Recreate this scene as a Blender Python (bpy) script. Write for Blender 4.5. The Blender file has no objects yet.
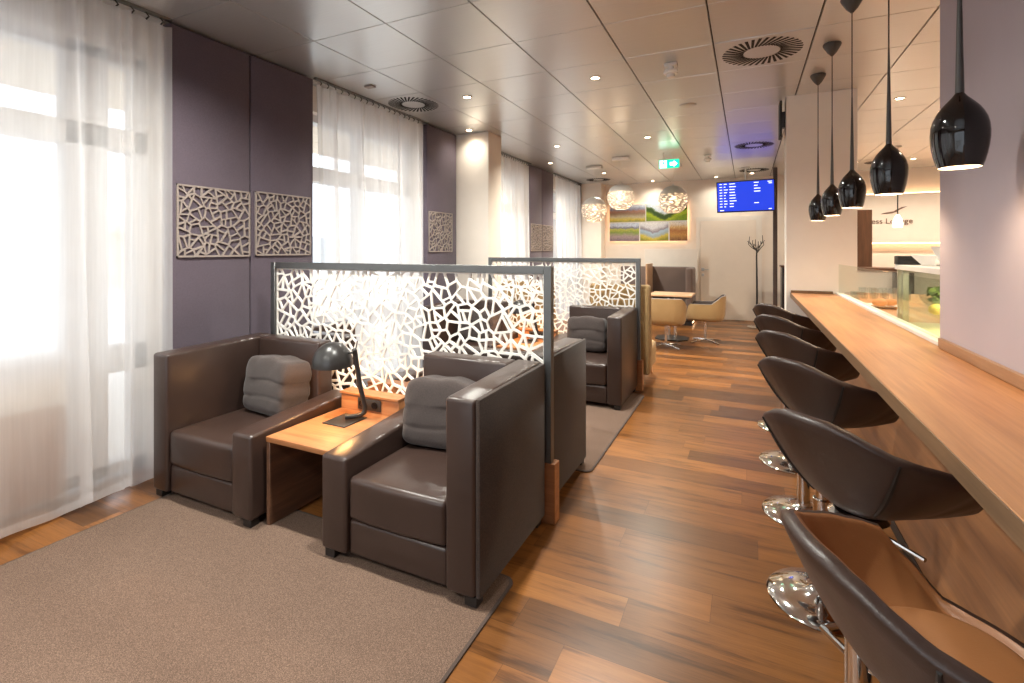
import bpy, bmesh, math, random
from mathutils import Vector, Matrix
from mathutils.geometry import tessellate_polygon
SC = bpy.context.scene
COL = SC.collection
PI = math.pi
RND = random.Random(7)
CEIL = 3.0
LABELS = {}

# ------------------------------------------------------------------ materials
def lin(r, g, b):
    f = lambda c: (c / 12.92) if c <= .04045 else ((c + .055) / 1.055) ** 2.4
    return (f(r / 255), f(g / 255), f(b / 255), 1)

class NM:
    """small node-material builder"""
    def __init__(s, name):
        s.m = bpy.data.materials.new(name); s.m.use_nodes = True
        s.n = s.m.node_tree.nodes; s.l = s.m.node_tree.links
        s.bsdf = s.n['Principled BSDF']; s.out = s.n['Material Output']
    def node(s, t, **kw):
        n = s.n.new(t)
        for k, v in kw.items(): setattr(n, k, v)
        return n
    def link(s, a, b): s.l.new(a, b)
    def coord(s, scale=(1, 1, 1), rot=(0, 0, 0), which='Object'):
        tc = s.node('ShaderNodeTexCoord'); mp = s.node('ShaderNodeMapping')
        mp.inputs['Scale'].default_value = scale; mp.inputs['Rotation'].default_value = rot
        s.link(tc.outputs[which], mp.inputs['Vector']); return mp.outputs[0]
    def noise(s, vec, scale, detail=3, rough=.55):
        n = s.node('ShaderNodeTexNoise'); n.inputs['Scale'].default_value = scale
        n.inputs['Detail'].default_value = detail; n.inputs['Roughness'].default_value = rough
        if vec: s.link(vec, n.inputs['Vector'])
        return n.outputs['Fac']
    def ramp(s, fac, stops, interp='LINEAR'):
        r = s.node('ShaderNodeValToRGB'); e = r.color_ramp.elements; r.color_ramp.interpolation = interp
        while len(e) < len(stops): e.new(.5)
        for i, (p, c) in enumerate(stops): e[i].position = p; e[i].color = c
        s.link(fac, r.inputs[0]); return r.outputs[0]
    def mix(s, a, b, fac=.5, mode='MULTIPLY'):
        m = s.node('ShaderNodeMix', data_type='RGBA', blend_type=mode)
        for sock, v in ((m.inputs[0], fac), (m.inputs[6], a), (m.inputs[7], b)):
            if hasattr(v, 'links'): s.link(v, sock)
            else: sock.default_value = v
        return m.outputs[2]
    def bump(s, h, strength=.2, dist=.01):
        b = s.node('ShaderNodeBump'); b.inputs['Strength'].default_value = strength
        b.inputs['Distance'].default_value = dist
        s.link(h, b.inputs['Height']); s.link(b.outputs[0], s.bsdf.inputs['Normal'])
    def base(s, c):
        if hasattr(c, 'links'): s.link(c, s.bsdf.inputs['Base Color'])
        else: s.bsdf.inputs['Base Color'].default_value = c
    def set(s, **kw):
        for k, v in kw.items(): s.bsdf.inputs[k.replace('_', ' ')].default_value = v
        return s

def plain(name, c, rough=.5, metal=0., bump=0., bscale=200, var=.06):
    k = NM(name); k.set(Roughness=rough, Metallic=metal)
    v = k.coord(); n = k.noise(v, 6, 4)
    d = tuple(x * (1 - var) for x in c[:3]) + (1,); l = tuple(min(1, x * (1 + var)) for x in c[:3]) + (1,)
    k.base(k.ramp(n, [(.3, d), (.7, l)]))
    if bump: k.bump(k.noise(v, bscale, 3), bump, .004)
    return k.m

def leather(name, c, rough=.36):
    k = NM(name); k.set(Roughness=rough)
    v = k.coord(); n = k.noise(v, 3.5, 5)
    k.base(k.ramp(n, [(.3, tuple(x * .86 for x in c[:3]) + (1,)), (.7, tuple(x * 1.12 for x in c[:3]) + (1,))]))
    vo = k.node('ShaderNodeTexVoronoi'); vo.inputs['Scale'].default_value = 340; k.link(v, vo.inputs['Vector'])
    m = k.node('ShaderNodeMath', operation='MULTIPLY_ADD'); k.link(vo.outputs['Distance'], m.inputs[0])
    m.inputs[1].default_value = .25; k.link(k.noise(v, 14, 3), m.inputs[2])
    k.bump(m.outputs[0], .16, .006)
    return k.m

def fabric(name, c, scale=420, amp=.25, bump=.3):
    k = NM(name); k.set(Roughness=.92)
    k.bsdf.inputs['Sheen Weight'].default_value = .15
    v = k.coord(); n = k.noise(v, scale, 2, .7); n2 = k.noise(v, 5, 4)
    a = k.ramp(n, [(.3, tuple(x * (1 - amp) for x in c[:3]) + (1,)), (.7, tuple(min(1, x * (1 + amp)) for x in c[:3]) + (1,))])
    b = k.ramp(n2, [(.3, (.9, .9, .9, 1)), (.7, (1, 1, 1, 1))])
    k.base(k.mix(a, b, 1)); k.bump(n, bump, .003)
    return k.m

def wood(name, dark, light, axis=0, rough=.38, scale=1.0, contrast=1.0):
    """grain runs along object axis 0 / 1 / 2"""
    k = NM(name); k.set(Roughness=rough)
    s = [9 * scale] * 3; s[axis] = .7 * scale
    v = k.coord(tuple(s)); n = k.noise(v, 2.2, 6, .62)
    s2 = [70 * scale] * 3; s2[axis] = 1.6 * scale
    n2 = k.noise(k.coord(tuple(s2)), 2, 3, .6)
    lo, hi = .5 - .2 / contrast, .5 + .2 / contrast
    a = k.ramp(n, [(lo, dark), (hi, light)])
    b = k.ramp(n2, [(.3, (.8, .78, .76, 1)), (.65, (1, 1, 1, 1))])
    k.base(k.mix(a, b, .8)); k.bump(n2, .06, .002)
    return k.m

def metal(name, c, rough=.2):
    k = NM(name); k.set(Roughness=rough, Metallic=1.); k.base(c)
    k.bump(k.noise(k.coord(), 60, 2), .01, .001)
    return k.m

def emit(name, c, strength):
    k = NM(name); k.base(c); k.bsdf.inputs['Emission Color'].default_value = c
    k.bsdf.inputs['Emission Strength'].default_value = strength
    return k.m

def clear(name, tint=(1, 1, 1, 1), refl=.08, rough=.0):
    k = NM(name); k.n.remove(k.bsdf)
    t = k.node('ShaderNodeBsdfTransparent'); t.inputs[0].default_value = tint
    g = k.node('ShaderNodeBsdfGlossy'); g.inputs['Roughness'].default_value = rough
    lw = k.node('ShaderNodeLayerWeight'); lw.inputs[0].default_value = .5
    po = k.node('ShaderNodeMath', operation='POWER'); k.link(lw.outputs['Facing'], po.inputs[0]); po.inputs[1].default_value = 7
    ad = k.node('ShaderNodeMath', operation='MULTIPLY_ADD'); ad.use_clamp = True
    k.link(po.outputs[0], ad.inputs[0]); ad.inputs[1].default_value = .45; ad.inputs[2].default_value = refl * .5
    mx = k.node('ShaderNodeMixShader'); k.link(ad.outputs[0], mx.inputs[0])
    k.link(t.outputs[0], mx.inputs[1]); k.link(g.outputs[0], mx.inputs[2]); k.link(mx.outputs[0], k.out.inputs[0])
    return k.m

def sheer(name, open_=.42, c=(.93, .92, .92, 1)):
    k = NM(name); k.n.remove(k.bsdf)
    t = k.node('ShaderNodeBsdfTransparent')
    tr = k.node('ShaderNodeBsdfTranslucent'); tr.inputs[0].default_value = c
    df = k.node('ShaderNodeBsdfDiffuse'); df.inputs[0].default_value = c
    m1 = k.node('ShaderNodeMixShader'); m1.inputs[0].default_value = .3
    k.link(tr.outputs[0], m1.inputs[1]); k.link(df.outputs[0], m1.inputs[2])
    v = k.coord((30, 30, 1)); n = k.noise(v, 2, 2)
    r = k.node('ShaderNodeMapRange'); k.link(n, r.inputs[0])
    r.inputs[3].default_value = 1 - open_ - .06; r.inputs[4].default_value = 1 - open_ + .06
    mx = k.node('ShaderNodeMixShader'); k.link(r.outputs[0], mx.inputs[0])
    k.link(t.outputs[0], mx.inputs[1]); k.link(m1.outputs[0], mx.inputs[2]); k.link(mx.outputs[0], k.out.inputs[0])
    return k.m

def plank_floor():
    k = NM('plank_floor'); k.set(Roughness=.3)
    v = k.coord()
    def ma(op, a, b=None):
        n_ = k.node('ShaderNodeMath', operation=op)
        for q, x in ((0, a), (1, b)):
            if x is None: continue
            if hasattr(x, 'links'): k.link(x, n_.inputs[q])
            else: n_.inputs[q].default_value = x
        return n_.outputs[0]
    sp = k.node('ShaderNodeSeparateXYZ'); k.link(v, sp.inputs[0])
    ry = ma('DIVIDE', sp.outputs[1], .176); row = ma('FLOOR', ry)
    wn = k.node('ShaderNodeTexWhiteNoise', noise_dimensions='1D'); k.link(row, wn.inputs['W'])
    cx = ma('ADD', ma('DIVIDE', sp.outputs[0], 1.21), wn.outputs['Value']); ci = ma('FLOOR', cx)
    idv = k.node('ShaderNodeCombineXYZ'); k.link(row, idv.inputs[0]); k.link(ci, idv.inputs[1])
    wn2 = k.node('ShaderNodeTexWhiteNoise', noise_dimensions='3D'); k.link(idv.outputs[0], wn2.inputs['Vector'])
    pid = wn2.outputs['Value']
    ey = ma('LESS_THAN', ma('FRACT', ry), .010); ex = ma('LESS_THAN', ma('FRACT', cx), .0015); joint = ma('MAXIMUM', ex, ey)
    tone = k.ramp(pid, [(0, lin(88, 57, 31)), (.35, lin(116, 75, 38)), (.7, lin(139, 90, 45)), (1, lin(158, 105, 53))])
    off = k.node('ShaderNodeVectorMath', operation='MULTIPLY_ADD')
    k.link(wn2.outputs['Color'], off.inputs[0]); off.inputs[1].default_value = (7, 13, 0); k.link(v, off.inputs[2])
    mp = k.node('ShaderNodeMapping'); mp.inputs['Scale'].default_value = (.9, 9, 1); k.link(off.outputs[0], mp.inputs[0])
    g = k.noise(mp.outputs[0], 1.7, 7, .68)
    mp2 = k.node('ShaderNodeMapping'); mp2.inputs['Scale'].default_value = (3, 90, 1); k.link(off.outputs[0], mp2.inputs[0])
    g2 = k.noise(mp2.outputs[0], 1.5, 4, .65)
    c1 = k.ramp(g, [(.36, (.40, .36, .34, 1)), (.48, (.86, .83, .81, 1)), (.62, (1.0, .98, .96, 1))])
    c2 = k.ramp(g2, [(.32, (.74, .72, .7, 1)), (.6, (1, 1, 1, 1))])
    k.base(k.mix(k.mix(k.mix(tone, c1, 1), c2, .8), k.ramp(joint, [(0, (1, 1, 1, 1)), (1, (.45, .4, .38, 1))]), 1))
    rr = k.node('ShaderNodeMapRange'); k.link(g2, rr.inputs[0]); rr.inputs[3].default_value = .4; rr.inputs[4].default_value = .24
    k.link(rr.outputs[0], k.bsdf.inputs['Roughness'])
    k.bump(ma('SUBTRACT', g2, joint), .1, .003)
    return k.m

def carpet_mat():
    k = NM('carpet_pile'); k.set(Roughness=.97)
    v = k.coord(); n = k.noise(v, 330, 2, .8); n2 = k.noise(v, 2.2, 4)
    a = k.ramp(n, [(.28, lin(64, 49, 40)), (.5, lin(109, 86, 72)), (.72, lin(155, 129, 111))])
    k.base(k.mix(a, k.ramp(n2, [(.3, (.9, .89, .88, 1)), (.7, (1, 1, 1, 1))]), 1)); k.bump(n, .7, .006)
    return k.m

def landscape(name, stops, amp, freq, speck, seed, vee=0):
    """a printed landscape photograph: bands of sky, hills and meadow with a broken skyline"""
    k = NM(name); k.set(Roughness=.4)
    tc = k.node('ShaderNodeTexCoord'); sp = k.node('ShaderNodeSeparateXYZ'); k.link(tc.outputs['Generated'], sp.inputs[0])
    mp = k.node('ShaderNodeMapping'); mp.inputs['Location'].default_value = (seed, seed * .37, 0); mp.inputs['Scale'].default_value = (1.5, 1, .8); k.link(tc.outputs['Generated'], mp.inputs[0])
    n = k.noise(mp.outputs[0], freq, 8, .68)
    a = k.node('ShaderNodeMath', operation='MULTIPLY_ADD'); k.link(n, a.inputs[0]); a.inputs[1].default_value = amp; k.link(sp.outputs[2], a.inputs[2])
    c0 = k.node('ShaderNodeMath', operation='SUBTRACT'); k.link(sp.outputs[0], c0.inputs[0]); c0.inputs[1].default_value = .45
    c1 = k.node('ShaderNodeMath', operation='ABSOLUTE'); k.link(c0.outputs[0], c1.inputs[0])
    c2 = k.node('ShaderNodeMath', operation='MULTIPLY_ADD'); k.link(c1.outputs[0], c2.inputs[0]); c2.inputs[1].default_value = -vee; k.link(a.outputs[0], c2.inputs[2])
    s = k.node('ShaderNodeMath', operation='SUBTRACT'); k.link(c2.outputs[0], s.inputs[0]); s.inputs[1].default_value = amp * .5 - vee * .22
    mp2 = k.node('ShaderNodeMapping'); mp2.inputs['Scale'].default_value = (26, 26, 14); mp2.inputs['Location'].default_value = (seed, 0, 0); k.link(tc.outputs['Generated'], mp2.inputs[0])
    sn = k.noise(mp2.outputs[0], 1, 4, .7)
    k.base(k.mix(k.ramp(s.outputs[0], stops), k.ramp(sn, [(.35, (1 - speck, 1 - speck, 1 - speck, 1)), (.6, (1, 1, 1, 1))]), 1))
    return k.m

M = {}
M['floor'] = plank_floor()
M['carpet'] = carpet_mat()
M['carpet_edge'] = fabric('carpet_binding', lin(70, 55, 48), 300)
M['leather'] = leather('brown_leather', lin(58, 44, 39), .29)
M['leather_side'] = fabric('woven_brown_side', lin(56, 43, 36), 170, .6)
M['stool_leather'] = leather('stool_leather', lin(58, 43, 37), .38)
M['stool_lit'] = leather('stool_leather_lit', lin(156, 104, 64), .42)  # brown stool leather with the pendants' warm light put into its colour
M['pillow'] = fabric('grey_pillow', lin(68, 58, 55), 300, .45)
M['foot'] = plain('dark_foot', lin(28, 23, 21), .5)
M['panel'] = fabric('plum_fabric', lin(97, 86, 97), 330, .22)
M['beige'] = plain('beige_lacquer', lin(158, 146, 139), .5)
M['white_lattice'] = plain('white_lattice', lin(238, 233, 226), .45)
M['frame'] = metal('slate_metal', lin(118, 119, 118), .45)
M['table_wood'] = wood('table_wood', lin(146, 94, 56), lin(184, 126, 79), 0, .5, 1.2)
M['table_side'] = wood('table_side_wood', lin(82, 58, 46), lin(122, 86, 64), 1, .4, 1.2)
M['bar_wood'] = wood('bar_wood', lin(168, 112, 68), lin(204, 144, 92), 1, .36, .8)
M['bar_front'] = wood('bar_front_wood', lin(122, 80, 52), lin(170, 118, 76), 1, .34, .7, 1.2)
M['bar_edge'] = wood('bar_edge_wood', lin(108, 84, 62), lin(136, 106, 78), 1, .4)
M['upstand'] = wood('upstand_wood', lin(146, 108, 80), lin(184, 143, 108), 1, .36)
M['dark_wood'] = wood('dark_wood', lin(78, 52, 38), lin(112, 78, 56), 2, .4)
M['pale_wood'] = wood('pale_wood', lin(194, 154, 118), lin(220, 184, 148), 0, .4)
M['chrome'] = metal('chrome', (.66, .65, .64, 1), .07)
M['steel'] = metal('brushed_steel', (.6, .59, .57, 1), .3)
M['black_gloss'] = plain('black_gloss', lin(24, 19, 18), .06)
M['black_satin'] = plain('black_satin', lin(46, 44, 43), .33)
M['grey_canopy'] = plain('grey_canopy', lin(66, 61, 58), .4)
M['black'] = plain('black_matt', lin(26, 25, 25), .55)
M['cord'] = plain('black_cord', lin(48, 44, 42), .6)
M['white'] = plain('white_plastic', lin(232, 229, 223), .4)
M['wall_white'] = plain('white_paint', lin(236, 229, 220), .75, 0, .05, 120, .02)
M['wall_cream'] = plain('cream_paint', lin(242, 232, 220), .75, 0, .05, 120, .02)
M['lilac'] = plain('lilac_paint', lin(182, 170, 176), .62, 0, .04, 160, .02)
M['ceil_void'] = plain('ceiling_void', lin(60, 55, 52), .8)
M['tan'] = fabric('tan_fabric', lin(166, 136, 92), 260, .25)
M['piping'] = plain('grey_piping', lin(128, 120, 114), .5)
M['dark_inner'] = leather('dark_inner', lin(66, 54, 50), .45)
M['bench'] = fabric('taupe_bench', lin(112, 96, 90), 260, .18)
M['door'] = plain('door_paint', lin(240, 228, 214), .5, var=.015)
M['alu'] = plain('white_window_frame', lin(214, 212, 212), .5)
M['glass'] = clear('window_glass')
M['guard'] = clear('guard_glass', (.93, .96, .93, 1), .09)
M['tumbler'] = clear('tumbler_glass', (.92, .94, .93, 1), .16)
M['sheer'] = sheer('sheer_voile', .34)
M['radiator'] = plain('brown_enamel', lin(150, 116, 96), .5)
M['soffit'] = wood('soffit_boards', lin(226, 212, 194), lin(244, 232, 216), 1, .6)
M['pave'] = plain('pale_paving', lin(226, 222, 216), .8, var=.05)
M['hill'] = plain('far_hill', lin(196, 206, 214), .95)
M['far_wall'] = plain('far_building', lin(232, 214, 196), .9)
M['slot'] = plain('vent_slot', lin(22, 20, 20), .8)
M['bulb'] = emit('warm_bulb', (1, .62, .30, 1), 14)
M['lamp_face'] = emit('downlight_face', (1, .72, .45, 1), 16)
M['globe_bulb'] = emit('globe_bulb', (1, .80, .55, 1), 1.1)
M['led'] = emit('warm_led', (1, .62, .34, 1), 4.5)
M['opal'] = emit('opal_glass', (1, .86, .68, 1), 2.2)
M['tv_blue'] = emit('tv_blue', (.010, .04, .55, 1), .75)
M['tv_light'] = emit('tv_text', (.75, .82, 1, 1), 1.1)
M['green'] = emit('exit_green', (.0, .55, .25, 1), 1.6)
M['exit_white'] = emit('exit_white', (.85, 1, .9, 1), 2.2)
M['leaf'] = plain('salad_leaf', lin(128, 146, 84), .5, var=.4)
M['yellow'] = plain('lemon_yellow', lin(222, 196, 104), .5)
M['crust'] = plain('bread_crust', lin(206, 134, 70), .6, var=.15)
M['logo'] = plain('logo_brown', lin(120, 92, 78), .5)
M['ceramic'] = plain('white_ceramic', lin(240, 238, 234), .2)
M['case_in'] = plain('case_interior', lin(224, 212, 176), .5)

def ceiling_mat():
    k = NM('ceiling_metal'); k.set(Roughness=.29, Metallic=.66)
    v = k.coord((1, 60, 1)); n = k.noise(v, 3, 2)
    k.base(k.ramp(n, [(.3, lin(207, 208, 208)), (.7, lin(213, 214, 214))]))
    n2 = k.noise(k.coord((.6, 1, 1)), 1.1, 2); k.bump(n2, .05, .02)
    return k.m
M['ceil'] = ceiling_mat()

# ------------------------------------------------------------------ mesh building
class MB:
    def __init__(s): s.v = []; s.f = []
    def add(s, vs, fs):
        o = len(s.v); s.v += [tuple(p) for p in vs]; s.f += [tuple(i + o for i in f) for f in fs]; return s
    def bm(s, bm, fn=None):
        bm.verts.ensure_lookup_table(); bm.verts.index_update()
        vs = [tuple(v.co) if fn is None else tuple(fn(v.co)) for v in bm.verts]
        s.add(vs, [[v.index for v in f.verts] for f in bm.faces]); bm.free(); return s
    def box(s, x0, y0, z0, x1, y1, z1):
        return s.add([(x0, y0, z0), (x1, y0, z0), (x1, y1, z0), (x0, y1, z0), (x0, y0, z1), (x1, y0, z1), (x1, y1, z1), (x0, y1, z1)],
                     [(0, 3, 2, 1), (4, 5, 6, 7), (0, 1, 5, 4), (1, 2, 6, 5), (2, 3, 7, 6), (3, 0, 4, 7)])
    def rbox(s, x0, y0, z0, x1, y1, z1, r=.01, seg=3, fn=None):
        b = bmesh.new(); bmesh.ops.create_cube(b, size=1)
        for v in b.verts: v.co = Vector(((x0 + x1) / 2 + v.co.x * (x1 - x0), (y0 + y1) / 2 + v.co.y * (y1 - y0), (z0 + z1) / 2 + v.co.z * (z1 - z0)))
        bmesh.ops.bevel(b, geom=b.edges[:], offset=r, segments=seg, affect='EDGES', profile=.5)
        return s.bm(b, fn)
    def cyl(s, p0, p1, r0, r1=None, n=16):
        return s.tube([p0, p1], [r0, r0 if r1 is None else r1], n)
    def tube(s, path, r, n=10, cap=True, flat=None):
        P = [Vector(p) for p in path]; R = r if isinstance(r, (list, tuple)) else [r] * len(P)
        rings = []; up = None
        for i, p in enumerate(P):
            d = (P[min(i + 1, len(P) - 1)] - P[max(i - 1, 0)]).normalized()
            if up is None:
                up = Vector((0, 0, 1)) if abs(d.z) < .9 else Vector((1, 0, 0))
            a = d.cross(up).normalized(); b = a.cross(d).normalized(); up = b
            fa, fb = (1, 1) if flat is None else flat
            rings.append([p + (a * math.cos(2 * PI * k / n) * fa + b * math.sin(2 * PI * k / n) * fb) * R[i] for k in range(n)])
        vs = [q for ring in rings for q in ring]; fs = []
        for i in range(len(P) - 1):
            for k in range(n):
                fs.append((i * n + k, i * n + (k + 1) % n, (i + 1) * n + (k + 1) % n, (i + 1) * n + k))
        if cap: fs += [tuple(range(n))[::-1], tuple((len(P) - 1) * n + k for k in range(n))]
        return s.add(vs, fs)
    def lathe(s, prof, n=32, c=(0, 0, 0), cap=True):
        vs = []; fs = []; m = len(prof)
        for k in range(n):
            a = 2 * PI * k / n
            vs += [(c[0] + r * math.cos(a), c[1] + r * math.sin(a), c[2] + z) for r, z in prof]
        for k in range(n):
            k2 = (k + 1) % n
            for i in range(m - 1): fs.append((k * m + i, k2 * m + i, k2 * m + i + 1, k * m + i + 1))
        for i, rev in ((0, True), (m - 1, False)):
            if cap and prof[i][0] > 1e-5:
                ring = [k * m + i for k in range(n)]; fs.append(tuple(ring[::-1] if rev else ring))
        return s.add(vs, fs)
    def prism(s, poly, fn, a0, a1):
        """poly of 2-D points; fn(u, v, a) -> point"""
        n = len(poly)
        vs = [fn(u, v, a0) for u, v in poly] + [fn(u, v, a1) for u, v in poly]
        return s.add(vs, [tuple(range(n))[::-1], tuple(range(n, 2 * n))] + [(i, (i + 1) % n, n + (i + 1) % n, n + i) for i in range(n)])
    def puff(s, c, h, e=.35, nu=36, nv=20, fn=None):
        """a soft rounded block: half sizes h, squareness e"""
        pw = lambda t, q: math.copysign(abs(t) ** q, t)
        def even(a0, a1, n, closed):
            N = 4000; P = [(pw(math.cos(a0 + (a1 - a0) * i / N), e), pw(math.sin(a0 + (a1 - a0) * i / N), e)) for i in range(N + 1)]
            L = [0]
            for p, q in zip(P, P[1:]): L.append(L[-1] + math.hypot(q[0] - p[0], q[1] - p[1]))
            out = []; k = 0
            for i in range(n if closed else n + 1):
                t = L[-1] * i / n
                while k < N and L[k] < t: k += 1
                out.append(P[k])
            return out
        A = even(0, 2 * PI, nu, True); B = even(-PI / 2, PI / 2, nv, False)
        vs = []; fs = []
        for r, z in B:
            for cx, sy in A:
                p = Vector((r * cx, r * sy, z))
                if fn: p = fn(p)
                vs.append((c[0] + p.x * h[0], c[1] + p.y * h[1], c[2] + p.z * h[2]))
        for j in range(nv):
            for i in range(nu): fs.append((j * nu + i, j * nu + (i + 1) % nu, (j + 1) * nu + (i + 1) % nu, (j + 1) * nu + i))
        return s.add(vs, fs)
    def build(s, name, mat, parent=None, loc=(0, 0, 0), rotz=0, merge=True, angle=.62):
        me = bpy.data.meshes.new(name); me.from_pydata(s.v, [], s.f)
        b = bmesh.new(); b.from_mesh(me)
        if merge: bmesh.ops.remove_doubles(b, verts=b.verts[:], dist=1e-5)
        bmesh.ops.recalc_face_normals(b, faces=b.faces[:])
        b.to_mesh(me); b.free()
        for p in me.polygons: p.use_smooth = True
        me.set_sharp_from_angle(angle=angle)
        me.materials.append(mat)
        o = bpy.data.objects.new(name, me); COL.objects.link(o)
        o.location = loc; o.rotation_euler = (0, 0, rotz)
        if parent: o.parent = parent
        return o

def tag(o, label, cat, group=None, kind=None):
    o['label'] = label; o['category'] = cat
    if group: o['group'] = group
    if kind: o['kind'] = kind
    return o
def thing(name, label, cat, loc=(0, 0, 0), rotz=0, group=None):
    o = bpy.data.objects.new(name, None); COL.objects.link(o); o.empty_display_size = .1
    o.location = loc; o.rotation_euler = (0, 0, rotz)
    return tag(o, label, cat, group)
def struct(o):
    o['kind'] = 'structure'; return o
def copy_tree(o, parent=None):
    c = o.copy(); COL.objects.link(c)
    if parent: c.parent = parent
    for ch in [x for x in bpy.data.objects if x.parent == o]: copy_tree(ch, c)
    return c
def dup(root, loc, label, rotz=None):
    c = copy_tree(root); c.location = loc; c.scale = (1, 1, 1); c['label'] = label
    if rotz is not None: c.rotation_euler = (0, 0, rotz)
    return c
def light(kind, name, loc, power, color, parent=None, **kw):
    d = bpy.data.lights.new(name, kind); d.energy = power; d.color = color
    for k, v in kw.items(): setattr(d, k, v)
    o = bpy.data.objects.new(name, d); COL.objects.link(o); o.location = loc
    if parent: o.parent = parent
    return o
WARM = (1, .66, .38)

# ------------------------------------------------------------------ broken-glass lattice
def clip(poly, a, b, c):
    """keep the side a*x + b*y <= c"""
    out = []; n = len(poly)
    for i in range(n):
        p, q = poly[i], poly[(i + 1) % n]
        dp = a * p[0] + b * p[1] - c; dq = a * q[0] + b * q[1] - c
        if dp <= 0: out.append(p)
        if (dp < 0 < dq) or (dq < 0 < dp):
            t = dp / (dp - dq); out.append((p[0] + (q[0] - p[0]) * t, p[1] + (q[1] - p[1]) * t))
    return out
def area(p): return .5 * sum(p[i][0] * p[(i + 1) % len(p)][1] - p[(i + 1) % len(p)][0] * p[i][1] for i in range(len(p)))
def chop(p, k=.16):
    out = []
    for i in range(len(p)):
        a, b = p[i], p[(i + 1) % len(p)]
        out += [(a[0] + (b[0] - a[0]) * k, a[1] + (b[1] - a[1]) * k), (a[0] + (b[0] - a[0]) * (1 - k), a[1] + (b[1] - a[1]) * (1 - k))]
    return out
def cells(w, h, n, strand, seed, wrap=False, border=None, k=.12):
    cut = k
    R = random.Random(seed); pts = []
    for _ in range(n):
        best = None; bd = -1
        for _k in range(2):
            q = (R.random() * w, R.random() * h)
            d = min(((q[0] - p[0]) ** 2 + (q[1] - p[1]) ** 2 for p in pts), default=9)
            if d > bd: bd, best = d, q
        pts.append(best)
    allp = pts + ([(x + s * w, y) for x, y in pts for s in (-1, 1)] if wrap else [])
    bw = strand if border is None else border; out = []
    for i, p in enumerate(pts):
        big = 2 * w if wrap else 0
        o = [(-big, 0), (w + big, 0), (w + big, h), (-big, h)]
        k = [(-big + (0 if wrap else bw), bw), (w + big - (0 if wrap else bw), bw), (w + big - (0 if wrap else bw), h - bw), (-big + (0 if wrap else bw), h - bw)]
        sw = strand * R.uniform(.75, 1.3)
        for q in sorted((q for j, q in enumerate(allp) if j != i), key=lambda q: (q[0] - p[0]) ** 2 + (q[1] - p[1]) ** 2)[:40]:
            dx, dy = q[0] - p[0], q[1] - p[1]; L = math.hypot(dx, dy)
            if L < 1e-6: continue
            dx /= L; dy /= L; c = dx * (p[0] + q[0]) / 2 + dy * (p[1] + q[1]) / 2
            o = clip(o, dx, dy, c)
            if k: k = clip(k, dx, dy, c - strand / 2 if False else c - sw / 2)
        out.append((o, chop(k, cut) if k and len(k) > 2 and area(k) > strand * strand * .35 else None))
    return out
def shards(w, h, small, strand, seed, border):
    """angular broken-glass cells: a coarse random mosaic whose pieces are split again and again"""
    R = random.Random(seed); out = []
    coarse = [o for o, k in cells(w, h, max(6, int(w * h / (small * 2.6))), strand, seed)]
    def grow(poly):
        A = area(poly)
        if A < small * R.uniform(1.1, 2.6):
            k = poly; n = len(poly); sw = strand * R.uniform(.75, 1.25)
            for i in range(n):
                p, q = poly[i], poly[(i + 1) % n]; dx, dy = q[0] - p[0], q[1] - p[1]; L = math.hypot(dx, dy)
                if L < 1e-6: continue
                a, b = dy / L, -dx / L
                edge = min(p[0], q[0]) < 1e-4 and abs(dx) < 1e-4 or max(p[0], q[0]) > w - 1e-4 and abs(dx) < 1e-4 or max(p[1], q[1]) > h - 1e-4 and abs(dy) < 1e-4 or min(p[1], q[1]) < 1e-4 and abs(dy) < 1e-4
                k = clip(k, a, b, a * p[0] + b * p[1] - (border if edge else sw / 2))
                if not k: break
            out.append((poly, chop(k, .07) if k and len(k) > 2 and area(k) > strand * strand * .5 else None)); return
        n = len(poly); cx = sum(p[0] for p in poly) / n; cy = sum(p[1] for p in poly) / n
        sxx = sum((p[0] - cx) ** 2 for p in poly); syy = sum((p[1] - cy) ** 2 for p in poly); sxy = sum((p[0] - cx) * (p[1] - cy) for p in poly)
        ang = .5 * math.atan2(2 * sxy, sxx - syy) + R.uniform(-.45, .45)
        a, b = math.cos(ang), math.sin(ang); sz = math.sqrt(A) * .16
        c = a * (cx + R.uniform(-sz, sz)) + b * (cy + R.uniform(-sz, sz))
        for q in (clip(poly, a, b, c), clip(poly, -a, -b, -c)):
            if len(q) > 2 and area(q) > 1e-7: grow(q)
    for o in coarse:
        if area(o) > 1e-6: grow(o)
    return out
def lattice(mb, cl, fn, t):
    """fn(u, v, depth) -> point; a sheet of thickness t with the cells cut out"""
    for o, k in cl:
        loops = [[Vector((x, y, 0)) for x, y in o]] + ([[Vector((x, y, 0)) for x, y in k]] if k else [])
        flat = [p for lp in loops for p in lp]; n = len(flat)
        tri = tessellate_polygon(loops)
        vs = [fn(p.x, p.y, 0) for p in flat] + [fn(p.x, p.y, t) for p in flat]
        fs = [tuple(x) for x in tri] + [tuple(n + i for i in x)[::-1] for x in tri]
        if k:
            a = len(loops[0]); m = len(k)
            fs += [(a + i, a + (i + 1) % m, n + a + (i + 1) % m, n + a + i) for i in range(m)]
        mb.add(vs, fs)
    return mb

# ================================================================== SETTING
XL = -3.45                    # inner face of the window wall
YB = 11.45                    # back wall
YF = -3.4                     # wall behind the camera
XR = 3.7
m = MB().box(-3.9, YF - .1, -.12, XR + .1, YB + .2, 0); struct(m.build('floor', M['floor']))
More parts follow.
